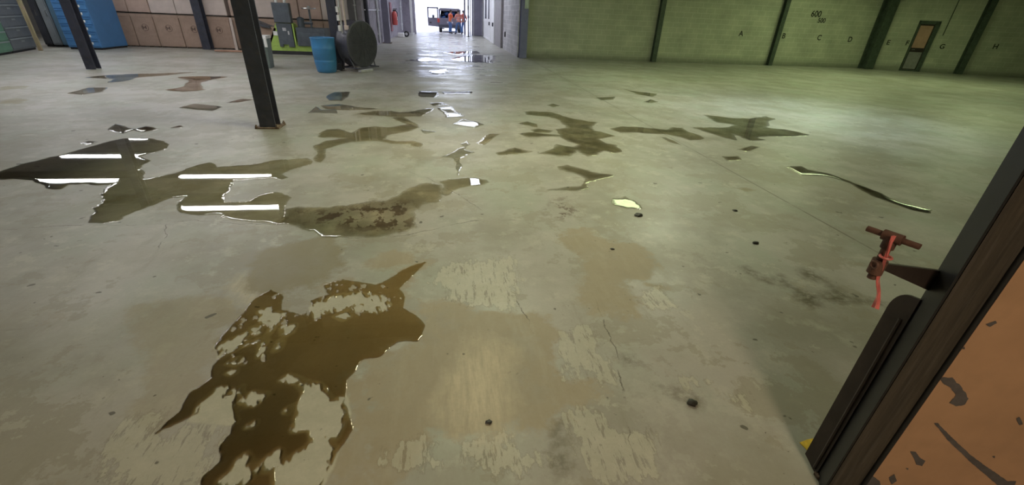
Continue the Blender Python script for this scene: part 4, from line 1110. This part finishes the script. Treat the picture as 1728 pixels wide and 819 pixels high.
g = aty(572, 115, 13.28)
cb = thing('wall_conduit', 'white conduit with junction boxes running down the column behind the blue drum', 'conduit', (g[0] + .19, 13.4, 0), 0, 'pale conduits on the corridor walls')
MB().tube([(0, 0, .98), (0, 0, 4.1)], .022, 8).build('pipe', M['conduit'], cb, smooth=True)
for z in (1.1, 1.35, 1.55): MB().box((-.05, -.02, z), (.07, .07, .14), None, .01).build('junction_box', M['white'], cb)
MB().tube([(.10, .05, 1.15), (.10, .05, 4.1)], .03, 8).box((.12, .05, 1.12), (.12, .08, .12), None, .01).build('drop_pipe', M['card_pale'], cb, smooth=True)
conduit('pale conduit on the left corridor wall nearest the drum fan', 648, 76, .1, 4.1, .05, X=-3.27)
conduit('pale conduit on the left corridor wall near the red extinguisher', 660, 70, .3, 4.1, .04, X=-3.27)
conduit('pale conduit on the left corridor wall above the black wheel', 684, 59, .3, 4.1, .06, X=-3.1)
conduit('pale horizontal rail end post on the left corridor wall behind the fan column', 606, 82, .2, 4.1, .03, X=-3.6, Y=20.45)
rl = MB().b2(-.02, .02, -2.6, 2.6, -.02, .02).build('wall_rail', M['conduit'], loc=(-3.30, 23.4, 1.55))
tag(rl, 'pale horizontal rail along the left corridor wall behind the fan', 'rail')
# tan machine cover behind the fan
g = aty(585, 95, 14.6)
tag(MB().box((0, 0, .52), (.55, .4, 1.0), None, .02, 2).build('storage_bin', M['card_pale'], loc=(g[0], 14.7, .0)), 'pale tan upright bin between the fan and the column behind the blue drum', 'bin')
# fire extinguisher
ex = thing('fire_extinguisher', 'red fire extinguisher on a red board on the left corridor wall', 'fire extinguisher', (-3.28, 31.0, .75))
MB().b2(-.04, 0, -.45, .45, -.35, 1.25).build('backboard', mat('faded_red_board', (.26, .10, .12), .7), ex)
MB().lathe([(0, 0), (.14, 0), (.16, .04), (.16, .62), (.11, .74), (.05, .78), (0, .78)], (.18, 0, 0), 20).build('cylinder', M['red'], ex, smooth=True)
MB().b2(.335, .345, -.09, .09, .28, .48).build('paper_label', M['label'], ex)
MB().b2(.10, .3, -.03, .03, .78, .86).b2(.12, .36, -.02, .02, .88, .92).build('valve_lever', M['black'], ex)
MB().tube([(.26, .05, .82), (.34, .12, .7), (.34, .14, .4), (.3, .14, .2)], .03, 8).build('hose', M['black'], ex, smooth=True)
g = fl(677, 63)
tag(MB().box((0, 0, .14), (.42, .4, .27), None, .05, 3).build('white_carton', M['white'], loc=(g[0], g[1], 0)), 'small white carton on the floor below the red extinguisher', 'carton')
g = fl(685, 62.5)
wh = thing('spare_wheel', 'small black wheel standing on the corridor floor right of the white carton', 'wheel', (g[0] + .05, g[1], 0))
MB().ring((0, 0, .19), .13, .055, 'y', 28, 10).build('tyre', M['black'], wh, smooth=True)
MB().lathe([(0, -.03), (.09, -.03), (.09, .03), (0, .03)], (0, 0, .19), 18, 'y').build('hub', M['conduit'], wh, smooth=True)

# exit frame posts
def post(label, px, py, w, d, m, h=3.6):
    g = fl(px, py)
    o = MB().b2(-w / 2, w / 2, -d / 2, d / 2, 0, h, .008).box((0, -d / 2 - .004, 1.0), (w * .7, .01, .2)).build('frame_post', m, loc=(g[0], g[1], 0))
    return tag(o, label, 'post', 'posts framing the far exit')
post('white post at the left side of the far exit', 696, 58.5, .16, .2, M['white'])
post('dark post at the left side of the far exit', 701.5, 57.2, .12, .2, M['panel'])
post('dark post left of the slim pole at the far exit', 784.5, 58.5, .13, .15, M['panel_dk'])
post('white post right of the slim pole at the far exit', 793.5, 59.2, .09, .15, M['white'])
post('dark post beside the dark corridor panel at the far exit', 797.5, 59.8, .12, .15, M['panel_dk'])
sg = thing('signal_pole', 'slim black pole standing on the floor in front of the far exit', 'pole', tuple(fl(790.5, 62)))
MB().tube([(0, 0, 0), (0, 0, 3.2)], .05, 10).build('shaft', M['black'], sg, smooth=True)
MB().box((0, 0, .01), (.3, .3, .02)).build('foot_plate', M['black'], sg)
MB().box((.0, -.03, 1.35), (.14, .1, .22), None, .02).build('switch_box', M['dkgrey'], sg)
MB().box((.0, -.03, 1.95), (.12, .1, .3), None, .02).build('upper_box', M['dkgrey'], sg)
# dark leaf of a sliding door, white doors
sd = thing('sliding_door', 'dark grey sliding door panel beside the far exit, left of the pale double door', 'door', (2.62, 38.4, 0))
MB().b2(-.36, .36, -.06, .02, .02, 3.4, .01).build('leaf', M['panel_dk'], sd)
MB().b2(-.38, -.32, -.09, -.06, .02, 3.4).b2(.32, .38, -.09, -.06, .02, 3.4).build('edge_strip', M['conduit'], sd)
def corr_door(name, label, y0, y1, windows, m, x=2.98):
    t = thing(name, label, 'door', (x, y0, 0)); d = y1 - y0
    MB().b2(-.05, .03, 0, d, .02, 3.2, .01).build('leaf', m, t)
    MB().b2(-.08, -.05, 0, .12, .02, 3.2).b2(-.08, -.05, d - .12, d, .02, 3.2).b2(-.08, -.05, .12, d - .12, 1.12, 1.24).b2(-.08, -.05, .12, d - .12, .02, .14).build('stiles', M['white'], t)
    for a, b in windows: MB().b2(-.07, -.05, a, b, 1.3, 2.9).build('window_pane', M['glass_dk'], t)
    MB().b2(-.16, -.08, .3, .36, .95, 1.15).b2(-.14, -.08, .3, .7, 1.0, 1.04).build('handle', M['dkgrey'], t)
    return t
corr_door('panel_door', 'pale double panel door with two tall dark windows on the right corridor wall', 30.9, 36.4, [(1.0, 1.7), (3.2, 4.2)], M['white'])
corr_door('panel_door', 'narrow white hinged door leaf nearest the block wall in the corridor', 28.3, 30.7, [], M['white'], 2.95)
MB  # noqa
tag(MB().b2(-.12, 0, 0, 2.9, 0, 3.4).build('wall_cabinet', mat('warm_grey_panel', (.27, .25, .25), .6), loc=(3.05, 25.2, 0)), 'tall warm grey panel between the block wall and the white door', 'panel')
tag(MB().b2(-.05, 0, -.05, .05, -.12, .12, .01).build('outlet_box', M['black'], loc=(3.05, 24.1, .72)), 'small black outlet box on the grey block wall of the corridor', 'outlet')

# ------------------------------------------------------------------ van
vx, vy = 0.45, 42.6
vn = thing('parked_van', 'grey van with an open door parked outside the far exit, rear to the camera', 'van', (vx, vy, -.02), 0)
HW = .98
sp_ = [(0, .45), (.1, .38), (4.4, .38), (4.9, .45), (4.95, .85), (4.0, 1.08), (3.3, 1.75), (2.9, 1.88), (.3, 1.93), (.05, 1.80), (-.02, 1.1)]
bd = MB()
def vside(sg): 
    return (lambda y, z: (sg * (HW - max(0, z - 1.05) * .16), y, z)), (lambda y, z: (sg * (HW - .06 - max(0, z - 1.05) * .16), y, z))
for sg_ in (-1, 1): bd.prism(sp_, *vside(sg_))
bd.b2(-.86, .86, .3, 3.0, 1.86, 1.93, .02).b2(-.9, .9, .0, 4.9, .38, .45).b2(-.84, .84, .02, .3, 1.80, 1.92, .03)
bd.b2(-.95, .95, 3.7, 4.9, .45, 1.0)
bd.build('body', M['van'], vn)
tgx = MB().b2(-.94, .94, -.05, .03, .62, 1.14, .02, 2).box((0, -.055, .98), (1.2, .02, .03)).build('tailgate', M['van'], vn)
MB().b2(-.26, .26, -.066, -.05, .76, .90).build('licence_plate', M['conduit'], tgx)
MB().b2(-.98, .98, -.16, .04, .40, .62, .04, 2).build('bumper', M['dkgrey'], vn)
for sx in (-1, 1): MB().b2(sx * .99 - .10, sx * .99 + .0 if sx > 0 else sx * .99 + .10, -.07, .06, .80, 1.12, .02).build('tail_lamp', M['van_red'], vn)
MB().b2(-.86, .86, -.03, .02, 1.12, 1.17).b2(-.95, -.80, -.03, .05, 1.14, 1.86).b2(.80, .95, -.03, .05, 1.14, 1.86).b2(-.84, .84, -.01, .06, 1.72, 1.90).build('rear_window_frame', M['van'], vn)
for sx in (-1, 1):
    for yy_ in (.85, 3.95):
        w = MB().lathe([(0, -.13), (.22, -.13), (.33, -.12), (.36, -.08), (.36, .08), (.33, .12), (.22, .13), (0, .13)], (sx * .84, yy_, .36), 24, 'x').build('wheel', M['black'], vn, smooth=True)
        MB().lathe([(0, -.135), (.2, -.135), (.2, .135), (0, .135)], (sx * .84, yy_, .36), 18, 'x').build('hubcap', M['conduit'], w, smooth=True)
for sx in (-.42, .42):
    MB().b2(sx - .26, sx + .26, 2.7, 2.95, .9, 1.45, .06, 2).b2(sx - .12, sx + .12, 2.75, 2.88, 1.45, 1.68, .04, 2).build('seat', M['dkgrey'], vn)
MB().prism([(-.86, 1.1), (.86, 1.1), (.78, 1.74), (-.78, 1.74)], lambda x, z: (x, 3.95 - (z - 1.08) * 1.02, z), lambda x, z: (x, 3.97 - (z - 1.08) * 1.02, z)).build('windscreen', M['glass_clear'], vn)
MB().b2(-.95, -.5, .3, .34, .28, .36).b2(.5, .95, .3, .34, .28, .36).tube([(.45, -.1, .34), (.45, .6, .34)], .035, 8).build('underside', M['black'], vn)
vd = MB().prism([(0, .45), (-.92, .5), (-.95, 1.12), (-.93, 1.16), (0, 1.16)], lambda x, z: (x - HW, .32, z), lambda x, z: (x - HW, .42, z))
vd.b2(-HW - .96, -HW - .84, .33, .41, 1.1, 1.96).b2(-HW - .12, -HW, .33, .41, 1.1, 1.96).b2(-HW - .93, -HW - .02, .33, .41, 1.86, 1.97)
vdo = vd.build('open_door', M['van'], vn)
MB().b2(-HW - .80, -HW - .62, .29, .32, .72, .8).build('door_pull', M['black'], vdo)
MB().box((-HW - .45, .30, 1.26), (.2, .14, .22), None, .04, 2).build('wing_mirror', M['dkgrey'], vn)
for k, (x, z, y, s) in enumerate([(-.56, 1.18, .40, .22), (.0, 1.18, .42, .22), (.56, 1.18, .40, .22), (-.28, 1.50, .46, .21), (.28, 1.52, .46, .21), (.0, 1.50, .98, .22)]):
    mb = MB(); r = bmesh.ops.create_icosphere(mb.bm, subdivisions=3, radius=s)
    for v in r['verts']:
        q = 1 + .14 * math.sin(v.co.x * 17 + k) * math.sin(v.co.z * 15 + k) + .1 * math.sin(v.co.y * 11); v.co = v.co * q; v.co.z *= .75
    tag(mb.build('cargo_sack', M['bag'], loc=(vx + x, vy + y, z - .02), smooth=True), 'blue sack piled in the back of the van, ' + ['low on the left', 'low in the middle', 'low on the right', 'on top at left', 'on top at right', 'farther in behind the others'][k], 'sack', 'blue sacks in the van')
MB().b2(-.88, .88, .06, 2.4, .88, .985).build('load_floor', M['dkgrey'], vn)

# ------------------------------------------------------------------ people
def skin_mesh(name, V, E, Rd, m, parent, sub=2, root=0):
    me = bpy.data.meshes.new(name); me.from_pydata(V, E, []); o = bpy.data.objects.new('tmp_skin', me); COL.objects.link(o)
    md = o.modifiers.new('s', 'SKIN')
    for i, sv in enumerate(me.skin_vertices[0].data):
        r = Rd[i]; sv.radius = r if isinstance(r, tuple) else (r, r); sv.use_root = (i == root)
    md.use_smooth_shade = True
    sb = o.modifiers.new('d', 'SUBSURF'); sb.levels = sub; sb.render_levels = sub
    dg = bpy.context.evaluated_depsgraph_get(); m2 = bpy.data.meshes.new_from_object(o.evaluated_get(dg)); m2.name = name
    bpy.data.objects.remove(o); bpy.data.meshes.remove(me)
    m2.materials.clear(); m2.materials.append(m)
    for p in m2.polygons: p.use_smooth = True
    q = bpy.data.objects.new(name, m2); COL.objects.link(q); q.parent = parent
    return q


def person(label, loc, rz, shirt, hand_l, hand_r, stance=.13, lean=0.0, vest=None, head_turn=0.0):
    """faces local +y; about 1.78 m tall"""
    t = thing('person', label, 'person', loc, rz)
    pel = (0, 0, .96); chest = (0, lean * .6, 1.30); nb = (0, lean, 1.48); nk = (0, lean + .02, 1.56); hd = (0, lean + .05, 1.66); top = (0, lean + .04, 1.74)
    V = [pel, (0, lean * .3, 1.12), chest, nb, nk, hd, top]; E = [(0, 1), (1, 2), (2, 3), (3, 4), (4, 5), (5, 6)]
    Rd = [(.15, .11), (.14, .10), (.165, .115), (.10, .075), .052, (.078, .098), (.055, .07)]
    info = {}
    for s, hand in ((-1, hand_l), (1, hand_r)):
        sh = (s * .185, lean * .9, 1.43); hnd = Vector((s * hand[0], hand[1], hand[2]))
        shv = Vector(sh); d = hnd - shv; mid_ = shv + d * .5; L = d.length; k = math.sqrt(max(0, .29 ** 2 - (L / 2) ** 2)) if L < .58 else 0
        el = mid_ + Vector((s * .35, -.65, -.4)).normalized() * k
        b = len(V); wr = el + (hnd - el) * .86
        V += [sh, tuple(el), tuple(wr), tuple(hnd)]; E += [(3, b), (b, b + 1), (b + 1, b + 2), (b + 2, b + 3)]; Rd += [.062, .045, .030, (.036, .022)]
        fd = (hnd - el).normalized(); side = fd.cross(Vector((0, 0, 1))).normalized() if abs(fd.z) < .95 else Vector((0, 1, 0)); n = side.cross(fd)
        for q, (o_, l_) in enumerate(((-.03, .062), (-.01, .075), (.01, .07), (.03, .055))):
            c = len(V); p0 = hnd + fd * .035 + side * o_; p1 = p0 + fd * l_ * .6 + n * .008; p2 = p1 + (fd * .7 - n * .6).normalized() * l_ * .5
            V += [tuple(p0), tuple(p1), tuple(p2)]; E += [(b + 3, c), (c, c + 1), (c + 1, c + 2)]; Rd += [.010, .009, .008]
        c = len(V); p0 = hnd - fd * .02 + side * .045; p1 = p0 + (fd * .5 + side * .7).normalized() * .04
        V += [tuple(p0), tuple(p1)]; E += [(b + 3, c), (c, c + 1)]; Rd += [.011, .009]
        hp = (s * .095, 0, .90); kn = (s * (.10 + stance * .15), .03, .50); an = (s * (.09 + stance * .3), -.02, .09); to = (s * (.10 + stance * .4), .15, .035); he = (s * (.09 + stance * .3), -.06, .035)
        c = len(V); V += [hp, kn, an, to, he]; E += [(0, c), (c, c + 1), (c + 1, c + 2), (c + 2, c + 3), (c + 2, c + 4)]; Rd += [.092, .062, .042, (.04, .032), .034]
        info[s] = (sh, el, wr, hp, kn, an, to, he)
    body = skin_mesh('body', V, E, Rd, M['skin'], t)
    # face
    f = MB(); f.lathe([(0, 0), (.010, .004), (.013, .02), (.004, .045), (0, .047)], (0, lean + .142, 1.63), 10)
    f.build('nose', M['skin'], body, smooth=True)
    for s in (-1, 1):
        e = MB(); bmesh.ops.create_uvsphere(e.bm, u_segments=10, v_segments=8, radius=.012, matrix=Matrix.Translation((s * .032, lean + .133, 1.675))); e.build('eye', M['black'], body, smooth=True)
        e = MB(); bmesh.ops.create_uvsphere(e.bm, u_segments=10, v_segments=8, radius=1, matrix=Matrix.Translation((s * .082, lean + .04, 1.66)) @ Matrix.Diagonal((.012, .02, .032, 1))); e.build('ear', M['skin'], body, smooth=True)
    e = MB(); bmesh.ops.create_uvsphere(e.bm, u_segments=10, v_segments=8, radius=1, matrix=Matrix.Translation((0, lean + .14, 1.612)) @ Matrix.Diagonal((.025, .008, .007, 1))); e.build('mouth', M['rosy'], body, smooth=True)
    h = MB(); bmesh.ops.create_uvsphere(h.bm, u_segments=20, v_segments=14, radius=1)
    for v in h.bm.verts[:]:
        v.co = Vector((v.co.x * .094, v.co.y * .112 + lean + .03, v.co.z * .115 + 1.69))
    bmesh.ops.delete(h.bm, geom=[v for v in h.bm.verts if v.co.z < 1.64 or (v.co.y > lean + .10 and v.co.z < 1.73)], context='VERTS')
    h.build('hair', M['hair'], t, smooth=True)
    # clothing
    L_, R2 = info[-1], info[1]
    g = .016
    skin_mesh('shirt', [(0, 0, .88), (0, lean * .3, 1.12), chest, (0, lean * .97, 1.47), L_[0], tuple(L_[1]), R2[0], tuple(R2[1])], [(0, 1), (1, 2), (2, 3), (3, 4), (4, 5), (3, 6), (6, 7)], [(.165, .125), (.16, .125), (.182, .135), (.10, .085), .082, .062, .082, .062], shirt, t, root=1)
    skin_mesh('trousers', [(0, 0, .98), (0, 0, .90), L_[3], L_[4], L_[5], R2[3], R2[4], R2[5]], [(0, 1), (1, 2), (2, 3), (3, 4), (1, 5), (5, 6), (6, 7)], [(.155, .12), (.15, .12), .108, .08, .068, .108, .08, .068], M['jeans'], t)
    for q in (L_, R2): skin_mesh('boot', [q[5], tuple(Vector(q[5]) + Vector((0, 0, .06))), q[6], q[7]], [(0, 1), (0, 2), (0, 3)], [.05, .055, (.05, .04), .045], M['boots'], t)
    if vest: 
        vm = MB()
        for z in (1.06, 1.24):
            vm.tube([(.185 * math.cos(a), lean * .4 + .142 * math.sin(a), z) for a in np.linspace(0, 2 * math.pi, 24, endpoint=False)], .012, 6, closed=True)
        vm.build('reflective_band', M['label'], t, smooth=True)
    return t


g = fl(760, 57); person('person in an orange shirt and jeans standing sideways at the back of the van', (g[0], g[1], 0), R_(-62), M['orange'], (.20, .40, 1.16), (.16, .42, 1.12), lean=.05)
g = fl(774, 58.2); person('person in a pale orange shirt and jeans, back to the camera beside the van', (g[0], g[1], 0), R_(12), M['pink'], (.30, .22, 1.02), (.30, .10, .98), stance=.5, vest=True)
g = fl(781.5, 57.0); person('person in orange half hidden behind the one in the pale orange shirt', (g[0] + .05, g[1], 0), R_(30), mat('deep_orange_shirt', (.6, .16, .10), .8), (.28, .15, .95), (.28, .1, .95))

# ------------------------------------------------------------------ lamps
def refl(px, py, zc):   # where the lamp mirrored at this floor point hangs
    p = fl(px, py); k = (CAMH + zc) / CAMH; return p[0] * k, p[1] * k


ZL = 4.02
def fluo(label, x0, x1, y):
    w = x1 - x0; t = thing('fluorescent_light', label, 'light', ((x0 + x1) / 2, y, ZL), 0, 'fluorescent lights of the left hall')
    MB().prism([(-.05, .10), (.05, .10), (.13, .03), (.13, .015), (-.13, .015), (-.13, .03)], lambda a, b: (-w / 2, a, b), lambda a, b: (w / 2, a, b)).build('reflector', M['white'], t)
    for s in (-1, 1): MB().tube([(-w / 2 + .04, s * .06, -.012), (w / 2 - .04, s * .06, -.012)], .022, 10).build('tube', M['fluo'], t, smooth=True)
    for s in (-1, 1): MB().tube([(s * w * .35, 0, .1), (s * w * .35, 0, CEIL - ZL - .002)], .006, 6).build('hanger', M['conduit'], t)
    l = area('fluorescent_glow', ((x0 + x1) / 2, y, ZL - .05), w, .22, FLUO_W * w / 3, (.98, .97, 1.0))
    return t


for lab, p0, p1 in (('fluorescent light mirrored highest in the murky puddle', (217, 235), (250, 235)), ('fluorescent light mirrored as the long upper bar in the murky puddle', (104, 265), (247, 265)),
                    ('fluorescent light mirrored at the left tip of the murky puddle', (62, 308), (200, 306)), ('fluorescent light mirrored as the middle bar in the murky puddle', (302, 301), (463, 297)),
                    ('fluorescent light mirrored as the nearest bar in the murky puddle', (300, 354), (478, 351))):
    a, b = refl(*p0, ZL), refl(*p1, ZL); fluo(lab, a[0], b[0], (a[1] + b[1]) / 2)
for lab, x, y in (('fluorescent light nearest the front wall', -7.0, 8.6), ('fluorescent light above the winding puddle', -4.6, 10.8), ('fluorescent light over the front left corner', -12.0, 9.5)): fluo(lab, x - 1.6, x + 1.6, y)


def skylight(name, label, x, y, sx, sy, m, power, col):
    t = thing(name, label, 'skylight', (x, y, CEIL), 0, 'roof lights of the hall')
    MB().b2(-sx / 2 - .1, sx / 2 + .1, -sy / 2 - .1, -sy / 2, -.12, -.001).b2(-sx / 2 - .1, sx / 2 + .1, sy / 2, sy / 2 + .1, -.12, -.001).b2(-sx / 2 - .1, -sx / 2, -sy / 2, sy / 2, -.12, -.001).b2(sx / 2, sx / 2 + .1, -sy / 2, sy / 2, -.12, -.001).build('curb', M['joist'], t)
    MB().b2(-sx / 2, sx / 2, -sy / 2, sy / 2, -.04, -.02).build('glazing', m, t)
    area('roof_light_glow', (x, y, CEIL - .06), sx, sy, power, col)


GCOL = (.86, 1.0, .55)
for lab, x, y in (('green roof light mirrored in the sparkling puddle', 5.9, 13.45), ('green roof light above the winged puddle', 11.5, 13.45), ('green roof light in front of the wall door', 19.0, 13.45), ('green roof light over the front right floor', 13.0, 5.95), ('green roof light mirrored at the far right sliver', 15.5, 15.95)):
    skylight('green_skylight', lab, x, y, 2.4, 1.5, M['greenlite'], GREEN_W, GCOL)
CCOL = (.72, .76, 1.0)
for k, (lab, y) in enumerate((('white roof light at the mouth of the corridor', 23.45), ('white roof light above the big drum fan end of the corridor', 25.95), ('white roof light above the white hinged door', 28.45), ('white roof light above the red extinguisher', 30.95), ('white roof light above the pale double door', 33.45), ('white roof light nearest the far exit', 35.95))):
    skylight('corridor_skylight', lab, .6, y, 2.4, 1.9, M['corrlite'], CORR_W * .42, CCOL)
skylight('corridor_skylight', 'narrow white roof light before the corridor', 1.0, 15.95, .35, 1.6, M['corrlite'], CORR_W * .5, CCOL)
hb_ = thing('high_bay_lamp', 'cool white high bay lamp above the right floor', 'lamp', (7.4, 8.2, 3.9))
MB().lathe([(.06, .3), (.1, .28), (.28, .02), (.29, 0), (.27, .01), (.09, .26)], (0, 0, 0), 28).build('reflector', M['conduit'], hb_, smooth=True)
b_ = MB(); bmesh.ops.create_uvsphere(b_.bm, u_segments=16, v_segments=10, radius=.08, matrix=Matrix.Translation((0, 0, .1))); b_.build('bulb', emis('cool_bulb', (.8, .93, 1), 12), hb_, smooth=True)
MB().tube([(0, 0, .28), (0, 0, .5)], .012, 8).build('stem', M['black'], hb_)
l = bpy.data.lights.new('high_bay_beam', 'SPOT'); l.energy = BAY_W * 6; l.spot_size = R_(95); l.spot_blend = 1; l.shadow_soft_size = .25; l.color = (.72, .92, 1.0)
lo = bpy.data.objects.new('high_bay_beam', l); COL.objects.link(lo); lo.location = (7.4, 8.2, 3.88)
def bay(label, x, y, power, col, sx, sy):
    t = thing('bay_or_fill_light', label, 'light', (x, y, 4.1), 0, 'bay and added fill lights between the hall and the door')
    MB().prism([(-sy / 2, .10), (sy / 2, .10), (sy / 2 + .06, .0), (-sy / 2 - .06, .0)], lambda a, b: (-sx / 2, a, b), lambda a, b: (sx / 2, a, b)).build('housing', M['conduit'], t)
    MB().b2(-sx / 2 + .02, sx / 2 - .02, -sy / 2, sy / 2, -.02, -.001).build('diffuser', emis('bay_or_fill_diffuser', col, 6), t)
    MB().tube([(0, 0, .1), (0, 0, CEIL - 4.102)], .012, 8).build('stem', M['black'], t)
    area('bay_or_fill_glow', (x, y, 4.07), sx, sy, power, col)


bay('bay light just inside the door, above the highlight painted on the floor', .52, 5.6, DOOR_LAMP_W, (1.0, .985, .66), .5, 1.2)
bay('added fill light above the sawn floor joint', 5.2, 9.0, MID_FILL_W, (.96, 1.0, .72), .5, 1.2)  # added lamp to even out the floor light; no fixture known there
# added fill lamp, out of view in the camera's room, warming the tan wall
rm = thing('warm_fill_lamp', 'added warm fill lamp in the room in front of the door jamb', 'lamp', (.6, -2.2, 3.4))
MB().lathe([(0, .06), (.25, .06), (.3, .0), (.0, .0)], (0, 0, 0), 28).build('diffuser', emis('warm_fill_diffuser', (1, .8, .55), 2), rm, smooth=True)
MB().tube([(0, 0, .06), (0, 0, 1.0)], .015, 8).build('stem', M['conduit'], rm)
area('warm_fill_glow', (.6, -2.2, 3.38), .6, .6, BACK_FILL_W * 4, (1, .80, .55))
